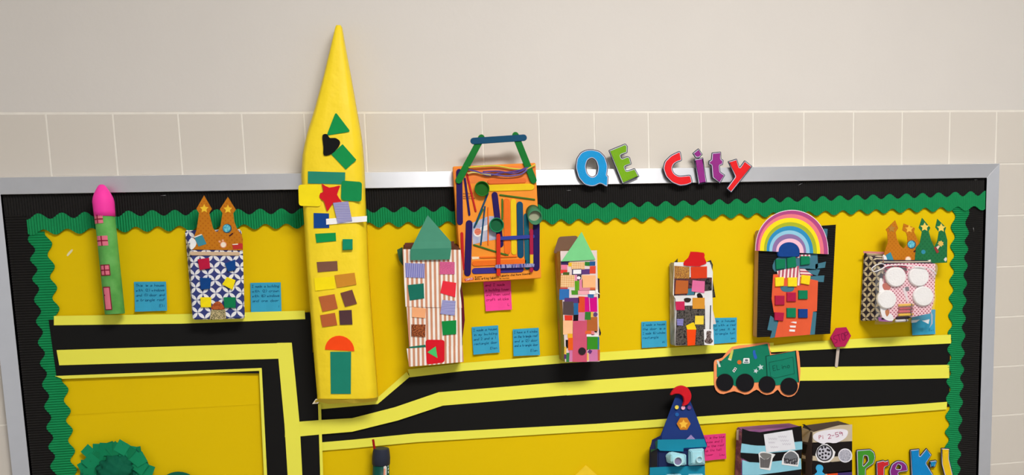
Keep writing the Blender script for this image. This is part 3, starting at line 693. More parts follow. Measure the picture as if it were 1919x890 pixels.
# printed lettering along the bottom of the box
lg = pc('brand_label', rounded([(870.5, 522.5), (887, 520), (887.5, 524.5), (871, 527.5)], 1), D, P((196, 24, 34), .5), t, .0003)
def words(tx, x0, y0, x1, y1, hpx, d, c, half, par, adv=5.2, up=None, name='lettering', slant=.0):
    """line of lettering running from one pixel to another along its baseline"""
    a, b2 = W(x0, y0, d), W(x1, y1, d); s, e = strokes(tx, 0, 0, 1.0, slant, .06, adv); e = max(e - .2, .1)
    u = (b2 - a) / e; n_ = Vector((-(b2 - a).z, 0, (b2 - a).x)).normalized(); hh = mpp(x0, y0, d) * hpx
    return ink(name, s, half, lambda p, v: a + u * p + n_ * (v * hh), P(c, .6), par)
words('STAPLES', 873, 526, 886, 523.2, 3.2, D + .0003, (250, 240, 240), .0003, lg)
words('white writing tablet', 890, 524.5, 930.5, 522, 4.2, D, (70, 48, 20), .0004, t); words("tablette d'ecriture blanche", 938, 518.5, 993, 514, 3.2, D, (70, 48, 20), .0004, t)
words('25 sheets', 890, 520, 903, 519, 1.8, D, (90, 60, 20), .0003, t); words('25 feuilles', 936, 523, 954, 521.6, 1.8, D, (110, 70, 20), .0003, t)
for k, (x0, x1, y) in enumerate(((868, 886, 364), (868, 884, 369), (868, 890, 373))): words('ecriture', x0, y, x1, y - .6, 3, D, (150, 84, 60), .0004, t)

# patchwork tower
t = thing('patchwork_tower', 'narrow box tower covered in paper patches with a mint green triangle roof', 'paper tower', W(1090, 678, DY))
D = .075
fq = [(1049.4, 470), (1119, 468.5), (1124.7, 678), (1058.5, 678.5)]
dbk = DY + .006
side = MOTTLE(((168, 92, 36), (190, 146, 90), (140, 150, 70), (196, 116, 44)), 14, .5, (1, 1, .35), sharp=False)
def back_of(pts, d0, d1):   # the same outline straight behind at depth d1
    out = []
    for x, y in pts:
        w = W(x, y, d0); v = BAS.transposed() @ w - Vector((CAMX, CAMZ, CAMD)); v = BAS.transposed() @ Vector((w.x, -d1, w.z)) - Vector((CAMX, CAMZ, CAMD))
        c = Matrix(R3) @ v; out.append((PCX + FPX * c.x / -c.z, PCY - FPX * c.y / -c.z))
    return out
hull('box', fq, D, back_of(fq, D, dbk), dbk, side, t)
pc('front_paper', [(1050, 470.5), (1118.6, 469), (1124, 677.5), (1059, 678)], D, P((226, 206, 204)), t)
pc('box_flap', rounded([(1037, 475), (1047, 443.5), (1082, 441.5), (1092, 472)], 5), .03, P((122, 92, 74), .85), t, .0012)
pc('black_tab', [(1119, 521), (1123.5, 522), (1124, 558), (1120, 560)], D - .006, P((40, 30, 38)), t); pc('black_tab', [(1121, 606), (1126.5, 624), (1125, 629), (1121, 628)], D - .006, P((40, 30, 38)), t)
pc('roof', [(1052, 490), (1090, 434.5), (1116, 486.5)], D + .003, P((120, 204, 136), .7), t, .001)
GI = GINGHAM((214, 134, 60), (246, 222, 176), .0042)
d3 = D + .0006
pats = [(1051, 490, 1067, 497, (52, 40, 86)), (1096, 491, 1106, 498, (40, 124, 44)), (1105, 490, 1115.5, 498, (36, 84, 140)), (1065, 492, 1072, 499, (232, 186, 40)), (1052, 496, 1063.4, 504.5, (232, 122, 152)),
        (1050, 505, 1063, 512, (226, 58, 52)), (1055, 510, 1067, 515, (70, 96, 40)), (1071, 491, 1096, 504.5, GI), (1072, 504, 1090, 515, (54, 48, 92)), (1074, 505, 1089, 513, (240, 238, 240)), (1089, 504, 1105, 514, (92, 56, 120)),
        (1105, 498.5, 1116, 512.5, (218, 74, 50)), (1050.5, 515, 1077, 538.5, GI), (1077, 515, 1082, 526, (222, 140, 170)), (1086, 524, 1092, 544, (222, 130, 160)), (1079, 516, 1089, 525.5, (22, 20, 24)), (1077, 526, 1086, 544, (92, 158, 30)),
        (1088, 537, 1116, 544, (214, 132, 150)), (1106, 538, 1116, 543, (214, 104, 60)), (1090.5, 515.5, 1116, 539, (244, 182, 128)), (1071, 544, 1083, 552, (78, 146, 40)), (1083, 545, 1105, 552, (238, 168, 178)), (1104, 543, 1121, 551, (242, 238, 238)),
        (1058, 558, 1085, 568, (92, 52, 110)), (1102, 551, 1113, 558, (52, 104, 164)), (1050, 538, 1064, 544, (186, 66, 62)), (1048, 542, 1067, 561.6, (48, 110, 178)), (1075, 563, 1084, 590, (38, 100, 152)), (1084, 556, 1096, 585, (216, 76, 40)),
        (1055, 565, 1075, 590, (84, 68, 70)), (1094, 556, 1119, 584, (206, 10, 130)), (1058, 591, 1073, 600.5, (224, 56, 40)), (1074, 590, 1084, 601, (20, 14, 18)), (1084, 585, 1096, 601, (208, 130, 166)), (1096, 585, 1107, 599, (52, 122, 48)), (1107, 584, 1112, 594, (232, 186, 80)),
        (1073, 600, 1100, 678, (204, 84, 112)), (1100, 594, 1120, 620, (178, 98, 46)), (1097, 620, 1109, 626, (226, 100, 50)), (1108, 620, 1114, 628, (224, 130, 140)), (1114, 620, 1119, 623, (30, 16, 20)), (1055, 600, 1073.5, 626.5, (246, 190, 142)),
        (1064, 625, 1073, 633.5, (236, 170, 34)), (1065, 633, 1073.5, 656, (232, 96, 24)), (1099, 627, 1121, 631, (240, 234, 236)), (1099, 630, 1102, 656, (48, 30, 50)), (1101, 630.5, 1121, 655, (56, 140, 34)), (1120.5, 631, 1123, 655, (40, 110, 160)),
        (1104, 655, 1121, 677, (206, 120, 168)), (1120, 655, 1124, 676, (196, 92, 60)), (1066, 655, 1074, 677, (206, 122, 170)), (1061, 661, 1067, 678, (56, 124, 70)), (1060, 637, 1064.6, 652, (24, 18, 22)), (1057, 650, 1061, 664, (232, 186, 80)), (1057, 664, 1061, 672, (90, 48, 110)), (1098, 662, 1103, 676, (236, 180, 90))]
for i, (x0, y0, x1, y1, c) in enumerate(pats):
    j = lambda: random.uniform(-.5, .5)
    pc('paper_patch', [(x0 + j(), y0 + j()), (x1 + j(), y0 + j()), (x1 + j(), y1 + j()), (x0 + j(), y1 + j())], d3 + .00012 * (i % 5), P(c) if len(c if isinstance(c, tuple) else ()) == 3 else c, t, .0005)
d4 = d3 + .0014
pc('white_sticker', smoothloop([(1081, 520), (1084, 517.5), (1087.5, 519), (1087, 523), (1082, 523)]), d4, P((240, 230, 236)), t, .0003); pc('torn_corner', [(1116, 543), (1125, 551.5), (1116, 549)], d4, P((240, 238, 238)), t)
pc('fold_line', [(1103.6, 557), (1104.6, 557), (1106, 583), (1105, 583)], d4, P((244, 170, 210)), t, .0003)
pc('door_knob', circ(1091, 658, 7), d4, P((46, 36, 40)), t, .001); pc('paper_dot', circ(1116, 589, 4), d4, P((96, 60, 120)), t); pc('paper_diamond', [(1101, 659), (1105, 654.5), (1110, 657.5), (1107, 663)], d4, P((96, 52, 120)), t)

# black and white picture tower
t = thing('picture_tower', 'small white box tower with dark photo cuttings and a red roof', 'paper tower', W(1300, 647, DY))
D = .045
white = P((226, 224, 224), .6)
fq = [(1263, 491.5), (1334, 493.7), (1337, 646.6), (1264.5, 647.7)]
hull('box', fq, D, back_of(fq, D, dbk), dbk, MOTTLE(((206, 202, 200), (150, 146, 136), (226, 224, 222)), 22, .5, (1, 1, .5), sharp=False), t)
pc('front_paper', [(1263.5, 491.5), (1330, 491), (1336, 510), (1335, 545), (1337, 646), (1265, 647.5), (1266, 560), (1261, 552)], D, white, t)
dark = MOTTLE(((34, 32, 34), (70, 64, 60), (96, 88, 84), (42, 50, 36), (120, 112, 116)), 170, .5)
pc('dark_flap', [(1263, 492), (1270, 484), (1270, 492)], .02, P((50, 52, 40)), t); pc('dark_flap', [(1324, 491), (1332, 487), (1336, 496), (1334, 515), (1341, 557), (1334, 558), (1332, 500)], .025, MOTTLE(((30, 28, 26), (70, 66, 60), (20, 20, 20)), 120), t)
pc('paper_flap', [(1335, 577), (1342, 607), (1333, 608)], .022, P((222, 208, 202)), t)
pc('photo_cutting', [(1263.5, 519), (1334, 520), (1334, 544), (1303, 548), (1302, 553), (1263, 554)], D + .0006, MOTTLE(((44, 30, 34), (96, 52, 60), (70, 62, 64), (30, 24, 26)), 130, .45), t, .0004)
pc('photo_cutting', [(1321, 521), (1331, 524), (1334, 536), (1333, 544), (1322, 544)], D + .001, MOTTLE(((26, 24, 24), (70, 64, 62), (120, 114, 110)), 120, .4), t, .0004)
pc('photo_cutting', [(1268, 573), (1321, 572), (1322, 647), (1265.5, 647)], D + .0006, dark, t, .0004)
pc('photo_cutting', smoothloop([(1306, 552), (1311, 549), (1315, 552), (1317, 558), (1309, 560)]), D + .0008, P((26, 22, 22)), t); pc('photo_cutting', smoothloop([(1282, 560), (1288, 558), (1295, 560), (1292, 566), (1284, 566)]), D + .0008, MOTTLE(((48, 36, 30), (120, 96, 60)), 300), t)
pc('teal_cutting', [(1289, 541), (1301, 540), (1301, 552), (1287, 553)], D + .001, P((58, 118, 140)), t); pc('black_line', [(1331, 572), (1332.6, 572), (1331.6, 618), (1330, 618)], D + .0006, P((24, 22, 24)), t)
pc('roof', smoothloop([(1281.5, 497), (1283, 489), (1290, 482.6), (1293.8, 472), (1295, 471.5), (1319, 473.5), (1320, 482), (1323.6, 490.6), (1323, 494), (1315, 497), (1310, 499), (1295, 498.5)], 2), D + .0016, P((206, 22, 26), .45), t, .001)
d3 = D + .0014
for q, m_ in (([(1264, 498), (1292.5, 500), (1292, 522), (1264, 522)], MOTTLE(((110, 40, 34), (206, 150, 60), (80, 40, 60), (176, 96, 50)), 480)), ([(1294.5, 500), (1325, 499), (1325, 521), (1295, 522)], P((212, 62, 28))), ([(1267, 525), (1290, 526), (1289, 550), (1265, 551)], P((184, 96, 44))),
              ([(1298, 525), (1321, 527), (1320, 549), (1296, 546)], P((224, 110, 158))), ([(1266, 565), (1283, 564.6), (1283, 581), (1267, 581)], P((200, 40, 86))), ([(1298, 558), (1320.6, 558), (1320.6, 578.6), (1298, 578.6)], P((216, 148, 50))),
              ([(1268.5, 597.5), (1281, 597.5), (1280, 610.5), (1269, 609.5)], STRIPES((104, 100, 172), (150, 146, 200), .004, .5, 1.57)), ([(1303, 591.6), (1319, 591.6), (1318.5, 608), (1302, 608)], P((240, 210, 68)))):
    pc('paper_square', q, d3, m_, t, .0008)
pc('paper_triangle', rounded([(1285.5, 610), (1300, 603.5), (1305.5, 617.5), (1288, 617.5)], 1.5), d3, P((242, 208, 24)), t); pc('door', [(1287, 617.5), (1304.5, 617.5), (1302.5, 646.5), (1288.5, 648)], d3, P((240, 74, 16)), t)
a_ = pc('animal_picture', [(1319, 617), (1337, 617.5), (1338, 647), (1320, 646)], d3, P((236, 234, 236)), t); pc('animal_print', smoothloop([(1324, 622), (1328, 620), (1333, 621), (1332, 628), (1333, 634), (1336, 639), (1332, 644), (1323, 643), (1320.5, 638), (1324, 633)]), d3 + .0006, MOTTLE(((70, 48, 46), (130, 116, 112), (52, 34, 34)), 260), a_, .0003)

# rainbow box
t = thing('rainbow_box', 'black corrugated box front with a rainbow over an orange paper house', 'craft box', W(1490, 630, DY))
D = .036
fq = [(1422.5, 431), (1566, 421), (1555.5, 625.5), (1418.5, 632)]
hull('box', fq, D, back_of(fq, D, dbk), dbk, P((190, 150, 98), .85, name='cardboard'), t)
bm = bmesh.new(); tl, tr_, br, bl = [W(x, y, D) for x, y in fq]; n = 62 * 5; prev = None
for i in range(n + 1):
    v = i / n; a, b2 = tl.lerp(bl, v), tr_.lerp(br, v); dy = -.0003 - .0016 * (.5 + .5 * math.sin(2 * math.pi * 62 * v))
    ring = [bm.verts.new(p_ + Vector((0, o_, 0))) for p_, o_ in ((a, 0), (a, dy), (b2, dy), (b2, 0))]
    if prev:
        for k in range(3): bm.faces.new((prev[k], prev[k + 1], ring[k + 1], ring[k]))
    prev = ring
emit('corrugated_front', bm, P((26, 24, 26), .55, 0, 300, .1), t)
d2 = D + .002
TL = P((66, 116, 134), .8)
for q in ([(1448, 497), (1452, 487), (1460, 481), (1500, 476), (1532, 476), (1533, 500), (1530, 506), (1510, 506), (1470, 507), (1452, 509), (1448, 503)], [(1528, 495), (1548, 490), (1546, 501.5), (1528, 504)], [(1508, 503), (1537, 505), (1532, 517), (1520, 513)], [(1516, 518), (1545, 516), (1543.6, 528.6), (1515, 527)],
          [(1544, 428), (1551, 429), (1550, 445), (1543, 440)], [(1443.8, 591), (1458, 602), (1457, 621), (1451, 632), (1443, 633.6), (1447, 620), (1438, 618)], [(1522, 584), (1530.5, 585), (1527, 626.6), (1516, 627.4)]):
    pc('teal_paper', q, d2, TL, t)
pc('orange_paper', [(1449, 514), (1470, 513), (1533, 526), (1531, 583), (1523.5, 584), (1518, 627), (1452, 632.5), (1459, 602), (1451, 590), (1446, 560)], d2 + .0008, P((226, 92, 56), .8), t)
pc('teal_paper', smoothloop([(1464, 537), (1487, 537), (1486, 545), (1476, 547), (1466, 545)]), d2 + .0014, TL, t)
pc('striped_paper', [(1456, 508), (1497, 498), (1501, 535), (1488, 535), (1477, 520), (1460, 523)], d2 + .0015, STRIPES((186, 88, 104), (240, 224, 226), .0098, .55, -.08), t)
pc('striped_paper', [(1499, 503), (1508, 504), (1524, 516), (1500, 519)], d2 + .0016, STRIPES((186, 88, 104), (240, 224, 226), .0075, .55, 1.5), t); pc('striped_paper', [(1490, 477), (1519, 477), (1518, 483), (1490, 483)], d2 + .0015, STRIPES((186, 88, 104), (240, 224, 226), .0098, .55), t)
for q in ([(1481.5, 604), (1487, 602.5), (1493, 602.8), (1492.5, 606.4)], [(1480, 610), (1491.5, 610.2), (1491, 614), (1481, 613.4)], [(1479.6, 617), (1490, 617.6), (1489.6, 621.6), (1479, 621)]): pc('white_strip', q, d2 + .0015, P((240, 232, 232)), t)
for q, c in (([(1454, 486), (1472, 485), (1472, 503), (1455, 505)], (12, 122, 82)), ([(1475, 484), (1491, 480), (1493, 500), (1476, 503)], (12, 122, 82)), ([(1501, 480), (1518, 480), (1518, 495), (1501, 497)], (12, 126, 86)),
             ([(1453, 520), (1470, 519), (1469, 536), (1453.6, 537)], (250, 220, 36)), ([(1477, 520), (1494.4, 519.7), (1494, 537), (1477, 537)], (250, 220, 36)), ([(1503, 515), (1519.6, 517), (1517, 534), (1501, 531)], (248, 214, 30)),
             (sq(1453, 554, 1470.5, 571.5), (176, 28, 70)), (sq(1475, 548, 1492, 565), (180, 28, 72)), ([(1452, 585), (1470, 586), (1468, 601.5), (1452, 600)], (178, 28, 70)), (sq(1497, 544, 1514, 560.5), (14, 124, 84)), (sq(1475, 577, 1492, 595), (14, 126, 84)), (sq(1497, 579, 1514, 595.6), (20, 62, 136))):
    foam(q, d2 + .0016, c, t, .004)
prism('foam_dome', smoothloop([(1458, 471), (1462, 460), (1470, 453.5), (1480, 452), (1490, 455), (1497, 463), (1499, 474), (1497, 481), (1478, 482), (1460, 481)]), d2 + .006, d2, FOAM((18, 66, 140)), t, .002)
# the rainbow: nested printed arches on a white card
bd_ = [(45, 970, 30), (72, 918, 75), (97, 870, 125), (148, 828, 180), (182, 780, 230), (218, 735, 285), (255, 690, 332), (305, 660, 390), (335, 608, 437)]
def arch(xl, xr, yt, n=28):
    out = []
    for k in range(n + 1):
        a = math.pi * (1 - k / n); x = (xl + xr) / 2 + (xr - xl) / 2 * math.cos(a); base = 545 + (x - 45) * .05
        out.append((1410 + x / 6.847, 390 + (base - (base - yt) * math.sin(a) ** .88) / 6.847))
    return out
rd_ = D + .0075
rb = prism('rainbow', rounded(arch(38, 977, 22), .4) + arch(*bd_[-1])[::-1], rd_, rd_ - .0016, P((236, 226, 232), .4), t)
for i, c in enumerate(((176, 72, 130), (232, 120, 132), (246, 222, 30), (168, 178, 44), (48, 142, 190), (146, 200, 222), (140, 112, 164), (244, 192, 210))):
    pc('rainbow_band', arch(*bd_[i]) + arch(*bd_[i + 1])[::-1], rd_, P(c, .4, 0, 120, .05), rb, .0006)

# box with white cotton rounds, crayons and two crowns
t = thing('cotton_round_box', 'petal-patterned box in a clear bag with four white cotton rounds and crayons', 'craft box', W(1690, 600, DY))
D = .074
hull('box', [(1655, 494), (1753, 494), (1744, 588), (1650, 600)], D, [(1618, 472), (1716, 476), (1708, 586), (1611, 602)], dbk, PETALS((48, 44, 62), (206, 196, 172), .0185, 'yz', .78, .68), t)
pc('pink_edge', [(1618, 470.5), (1657, 472), (1658, 476), (1618, 474)], .03, P((206, 130, 130)), t)
sp = hull('side_panel', [(1656, 480), (1656, 494), (1651, 600), (1648, 600)], [D - .004, D, D, D - .004], [(1655, 482), (1655, 493), (1650, 599), (1648, 599)], D - .008, P((206, 140, 130)), t, 0)
pc('dotted_paper', [(1657, 495), (1700, 493), (1753, 494), (1751, 560), (1744, 587), (1700, 596), (1652, 599), (1654, 540)], D, DOTS((240, 196, 204), (160, 30, 74), .0068, .27), t)
pc('dark_paper', [(1658, 499), (1699, 497), (1700, 513), (1672, 528), (1660, 536), (1655, 520)], D + .0006, MOTTLE(((56, 36, 44), (150, 60, 80), (40, 44, 46), (196, 120, 130)), 90), t)
pc('paper_patch', [(1691, 540), (1697, 538), (1703, 563), (1700, 566)], D + .0008, P((226, 212, 216)), t); pc('paper_patch', [(1696, 538), (1703, 537), (1704, 545), (1697, 545)], D + .001, P((110, 106, 112)), t)
pc('white_cutout', smoothloop([(1648, 527), (1652, 521), (1655, 530), (1660, 545), (1662, 575), (1664, 585), (1672, 590), (1674, 600), (1662, 600), (1652, 590), (1648, 560)]), D + .0008, P((238, 236, 238)), t)
pc('brown_spot', smoothloop([(1654, 533), (1662, 530), (1669, 536), (1667, 543), (1657, 543)]), D + .0014, P((184, 84, 62)), t); pc('brown_spot', smoothloop([(1659, 583), (1664, 580), (1667, 586), (1662, 593)]), D + .0014, P((186, 106, 40)), t)
pc('paper_patch', [(1646, 594), (1672, 598), (1672, 603), (1647, 602)], D, P((150, 90, 150)), t)
ctn = P((238, 235, 234), .9, .0012, 260, .02, name='cotton')
for x, y, r in ((1680, 518.6, 18.8), (1723, 518, 18.6), (1663, 561, 17.6), (1731.5, 555, 18.6)): prism('cotton_round', circ(x, y, r, 32), D + .008, D + .0012, ctn, t, .002)
for (x0, y0, x1, y1, c) in ((1684, 572.5, 1713, 571, (226, 176, 30)), (1685, 579, 1712, 577.5, (176, 44, 56)), (1684, 584, 1711, 583.5, (206, 82, 96)), (1684, 590.5, 1712, 589, (232, 184, 30)), (1680, 596, 1706, 594.5, (52, 40, 50)), (1678, 601.5, 1702, 600, (206, 200, 204))):
    a, b2 = W(x0, y0, D + .0045), W(x1, y1, D + .0045); k = tube('crayon', [a, a.lerp(b2, .01), a.lerp(b2, .86), a.lerp(b2, .87), b2], .0036, P(c, .5), t, 10, taper=[.9, 1, 1, .8, .35])
    tube('crayon_band', [a.lerp(b2, .76), a.lerp(b2, .82)], .0038, P((30, 26, 30), .5), k, 10)
film = NT('clear_bag'); film.b.inputs['Base Color'].default_value = (.95, .95, .97, 1); film.b.inputs['Roughness'].default_value = .12; film.b.inputs['Alpha'].default_value = .10
bm = bmesh.new(); g = []
for j in range(7):
    g.append([bm.verts.new(W(1640 + 112 * i / 8 + (2 if j % 2 else -1), 500 + 108 * j / 6 + (i % 3) - (i * 1.2 if j == 6 else 0), D + .0125 + .0012 * math.sin(i * 2.1 + j * 1.7) - (.03 if j == 6 else 0))) for i in range(9)])
for a, b2 in zip(g, g[1:]):
    for i in range(8): bm.faces.new((a[i], a[i + 1], b2[i + 1], b2[i]))
emit('clear_bag', bm, film.m, t, True)
seal = P((236, 234, 238), .3)
tube('bag_seal', pline([W(x, y, D + .012) for x, y in [(1641, 497), (1634, 503), (1638, 509), (1650, 505), (1662, 498.5), (1680, 496.5), (1699, 497.5), (1733, 501), (1748, 507), (1754, 514)]], 5), .0013, seal, t, 7)
tube('bag_seal', pline([W(x, y, D + .011) for x, y in [(1634, 503), (1641, 497), (1652, 494), (1660, 497)]], 5), .001, seal, t, 7)
pc('bag_fold', smoothloop([(1745, 500), (1755, 495), (1757, 506), (1752, 520), (1746, 515)]), D + .011, film.m, t, .0004)
for q in ([(1708, 600), (1724, 599), (1717, 604), (1708, 605)], [(1728, 601), (1742, 598), (1740, 607), (1734, 604)]): pc('bag_fold', q, .035, P((236, 238, 242), .2), t, .0004)
pc('bag_fold', [(1744, 583), (1748, 590), (1748, 606), (1742, 614), (1745, 606), (1745, 592)], .035, P((170, 180, 196), .3), t, .0004)
cd = .05
c1 = pc('crown', [(1656, 478), (1664, 454.5), (1662.8, 434.5), (1660, 430), (1677.5, 412.7), (1683.4, 427.4), (1678.7, 434.5), (1680.5, 446), (1686, 459), (1693.5, 466), (1700.5, 457), (1700.5, 444), (1698, 435.7), (1691, 431.5), (1693.5, 418.6), (1714.7, 427.4), (1713, 434.5), (1718, 445), (1723, 457), (1716, 464), (1715, 499), (1660, 499)], cd, ORC, t, .001)
c2 = pc('crown', [(1714, 497), (1716.5, 464), (1724, 455.7), (1727.7, 434.5), (1721.8, 426.8), (1728, 408), (1743.6, 426.8), (1740.6, 433.3), (1744.8, 449.8), (1751, 462.8), (1756.6, 452), (1759.5, 434.5), (1753, 426), (1756.6, 410), (1773, 426), (1771, 433.3), (1775.4, 449.8), (1774.9, 492), (1752, 493), (1750, 497)], cd + .0012, DOTS((34, 112, 66), (28, 98, 58), .0085, .22), t, .001)
d5 = cd + .001
crown_star(1671, 428.5, 7.5, d5, c1, (176, 128, 50)); crown_star(1704, 429, 8, d5, c1, (238, 186, 60)); crown_star(1733, 425.5, 8.5, d5 + .0012, c2, (240, 206, 96)); crown_star(1764, 427, 8.5, d5 + .0012, c2, (240, 206, 96))
globe(1708.5, 458, 8, d5, c1); pc('book', [(1660, 478), (1669, 472.5), (1676, 490), (1664, 491)], d5, P((58, 142, 164), .6), c1); pc('white_spot', smoothloop([(1655, 478), (1660, 480), (1663, 488), (1659, 495), (1654, 496)]), d5, P((238, 236, 236), .6), c1)
ck = pc('clock', circ(1702, 486, 5.8), d5, P((232, 170, 126), .6), c1); pc('clock_face', circ(1702, 486, 4.4), d5 + .0006, P((246, 228, 206), .6), ck, .0003)
pc('blue_dot', circ(1730.5, 472, 4), d5 + .0012, P((52, 140, 166)), c2); md = pc('rosette', star(1763, 456.5, 6, .2, .7, 7), d5 + .0012, P((226, 186, 90)), c2); pc('rosette_ribbon', [(1752, 465), (1760, 459), (1762, 461), (1756, 469)], d5 + .0012, P((236, 208, 190)), md); pc('crayon_print', [(1750, 464), (1754, 462), (1760, 472), (1756, 475)], d5 + .0014, P((150, 60, 56)), c2)
pc('marker_print', [(1736, 488), (1744, 486.5), (1744.5, 489), (1737, 490.5)], d5 + .0012, P((238, 232, 226)), c2); pc('white_spot', smoothloop([(1769, 486), (1773, 482), (1774.5, 486), (1772, 490)]), d5 + .0012, P((222, 214, 206)), c2)

# ------------------------------------------------------------------ green paper truck
t = thing('paper_truck', 'green paper truck with four black wheels on an orange paper outline', 'paper truck', W(1418, 738, DY))
D = DY + .0052
pc('outline_paper', smoothloop([(1338, 679), (1342.5, 673.7), (1354, 670), (1372, 650), (1400, 646), (1437, 641.5), (1443, 646.7), (1445, 663), (1467, 661), (1490.8, 656.6), (1497, 660), (1499.5, 685), (1499.8, 700.7), (1497, 725.8), (1489, 740), (1476.4, 743.8), (1463.8, 738.4), (1457.5, 730), (1449.4, 736.6), (1436.8, 740), (1426, 735.7), (1418, 730), (1406, 736.6), (1395.5, 739.3), (1375.7, 733), (1356, 738.4), (1345, 734.8), (1339, 724), (1338, 700)], 2), D, P((250, 152, 98), .8), t, .0008)
tg = P((18, 122, 92), .8)
cab = pc('cab', [(1343.4, 682.7), (1356, 673), (1368, 662), (1374, 654.8), (1405, 650), (1438.6, 644), (1443, 663), (1440, 700), (1437, 715), (1413.5, 716.8), (1379, 724), (1343.4, 706)], D + .0008, tg, t, .0008)
tr = pc('trailer', [(1435, 667.4), (1490.8, 657.5), (1494, 690), (1496.5, 716), (1454.8, 722), (1437.7, 706)], D + .0018, P((22, 126, 100), .8), t, .0008)
ik = P((12, 40, 36), .7)
def path(pts, half, d, m, par, name='drawn_line'): return ink(name, [pts], half, lambda u, v: W(u, v, d), m, par)
path([(1490.8, 657.5), (1494.3, 690), (1496.7, 716)], .0014, D + .0026, ik, tr); path([(1435, 667.4), (1490.8, 657.5)], .0006, D + .0026, ik, tr); path([(1435.5, 667.4), (1437.7, 704)], .0007, D + .0026, ik, tr)
path([(1441, 679), (1462, 675), (1486, 669), (1488.6, 700), (1452, 708.5), (1444, 705), (1441, 679)], .0006, D + .0026, P((10, 82, 64), .7), tr)
words('ELino', 1449, 694.5, 1481, 688.5, 8.5, D + .0026, (10, 66, 54), .0006, tr, 6.0)
for x, y, r in ((1358.6, 716.5, 16.2), (1396.4, 717.2, 17), (1437.7, 720.4, 15.6), (1479, 724, 16.2)): pc('wheel', circ(x, y, r, 32), D + .0028, P((20, 19, 23), .7), t, .001)
d3 = D + .0016
pn = pc('pencil_sticker', [(1365.5, 671), (1371, 656), (1374.5, 657.5), (1371, 673)], d3, P((206, 206, 96)), cab); pc('pencil_tip', [(1371, 656), (1374, 650.5), (1374.5, 657.5)], d3, P((216, 170, 110)), cab); pc('eraser', [(1365, 671), (1371, 673), (1370, 676), (1364.5, 674)], d3, P((220, 214, 190)), cab)
pc('scissors_sticker', [(1343, 676), (1346, 675), (1351, 687), (1347, 688)], d3, P((206, 222, 216)), cab); pc('scissors_handle', circ(1350.5, 678, 2), d3, P((40, 80, 74)), cab)
pc('blue_sticker', smoothloop([(1411, 658), (1415, 656), (1416, 662), (1419, 670), (1415, 673), (1412, 667)]), d3, P((42, 96, 186)), cab); pc('orange_dot', circ(1385.6, 678.7, 4), d3, P((214, 110, 46)), cab)
bs = pc('bus_sticker', rounded([(1393.5, 671), (1404.5, 671), (1405, 681), (1392, 681)], 1.5), d3, P((236, 236, 238)), cab); pc('sticker_print', circ(1399, 675, 3.2, 16, 2), d3 + .0006, P((96, 110, 120)), bs, .0003); pc('sticker_print', [(1394, 678), (1403, 678), (1403, 679.5), (1394, 679.5)], d3 + .0006, P((60, 90, 90)), bs, .0003)
fb = pc('domino_sticker', [(1372.5, 695), (1377.5, 688), (1381, 690.5), (1376, 698)], d3, P((236, 230, 230)), cab); pc('sticker_print', circ(1376, 694.5, 1.3), d3 + .0006, P((60, 50, 56)), fb, .0003); pc('sticker_print', circ(1378, 691.3, 1.3), d3 + .0006, P((60, 50, 56)), fb, .0003)
pc('star_sticker', star(1416.5, 695, 5, .3), d3, P((206, 214, 222)), cab); pc('star_sticker', star(1425.5, 688, 6, -.2), d3, P((196, 216, 216)), cab)

# stop sign
t = thing('stop_sign', 'small red hexagon stop sign on a pale stick above the road', 'paper sign', W(1568, 687, DY))
D = DY + .0055
stick('post', (1572, 645), (1567.6, 688), 5.6, D, .002, P((196, 182, 170), .8), t)
hx = prism('sign_face', [(1567.7, 614.6), (1586.4, 613), (1595.5, 629.3), (1584, 649.5), (1566, 650.5), (1557, 633)], D + .014, D + .010, P((178, 32, 84), .6), t, .0008)
prism('sign_back', circ(1576, 634, 8, 12), D + .010, D + .002, FOAM((200, 190, 180)), t)
words('STOP', 1564, 643, 1591, 634, 12, D + .014, (112, 14, 66), .0007, hx, 5.0)

# blue pointed tower
t = thing('pointed_tower', 'blue tower with a pointed roof, a red crescent moon and pale egg carton cups', 'paper tower', W(1270, 950, DY))
D = .07
blu = P((22, 48, 112), .7)
hull('box', [(1233, 830), (1322, 828), (1321, 960), (1232, 960)], D, [(1217, 836), (1300, 828), (1300, 960), (1213, 960)], dbk, P((28, 40, 84), .7), t)
hull('roof', [(1266.5, 741), (1276, 737), (1293, 750), (1305, 779), (1325.4, 834), (1322, 842), (1233, 842), (1234, 826), (1250.6, 783)], [.042, .042, .042, .052, D + .003, D + .003, D + .003, D + .002, .052],
     [(1267.5, 743), (1276, 740), (1290, 752), (1302, 780), (1320, 834), (1318, 842), (1236, 842), (1238, 826), (1253, 784)], .036, blu, t, 0)
hull('shoulder', [(1222, 824), (1240, 815), (1240, 840), (1218, 842)], [.05, D, D, .05], [(1224, 826), (1240, 817), (1240, 838), (1220, 840)], .03, P((36, 44, 92), .7), t, 0)
prism('moon', smoothloop([(1257.5, 740.5), (1262.7, 731), (1269, 725.5), (1277, 723), (1284, 724), (1291, 729), (1295.5, 738), (1295, 748.4), (1289, 757.5), (1280, 760.6), (1282.5, 753.5), (1281, 744), (1275, 739), (1266.7, 738)]), .056, .048, FOAM((206, 24, 38)), t, .001)
def rd2(y): return .0525 + (D + .004 - .052) * max(0, (y - 779)) / 55
for x, y, c in ((1268.4, 763, (236, 214, 90)), (1280.3, 764, (240, 178, 200)), (1292, 763.6, (110, 70, 140))):
    cup('button', x, y, 3.7, .048, .004, P(c, .4), t, deep=.2)
pc('blue_dot', circ(1268.8, 776.7, 3.6), .0525, P((36, 96, 170)), t); hs = pc('gold_badge', circ(1281.3, 794, 13, 6), .061, P((206, 130, 34), .45), t, .001); pc('gold_star', star(1281, 795, 9, 0, .5), .062, P((244, 190, 66), .4), hs)
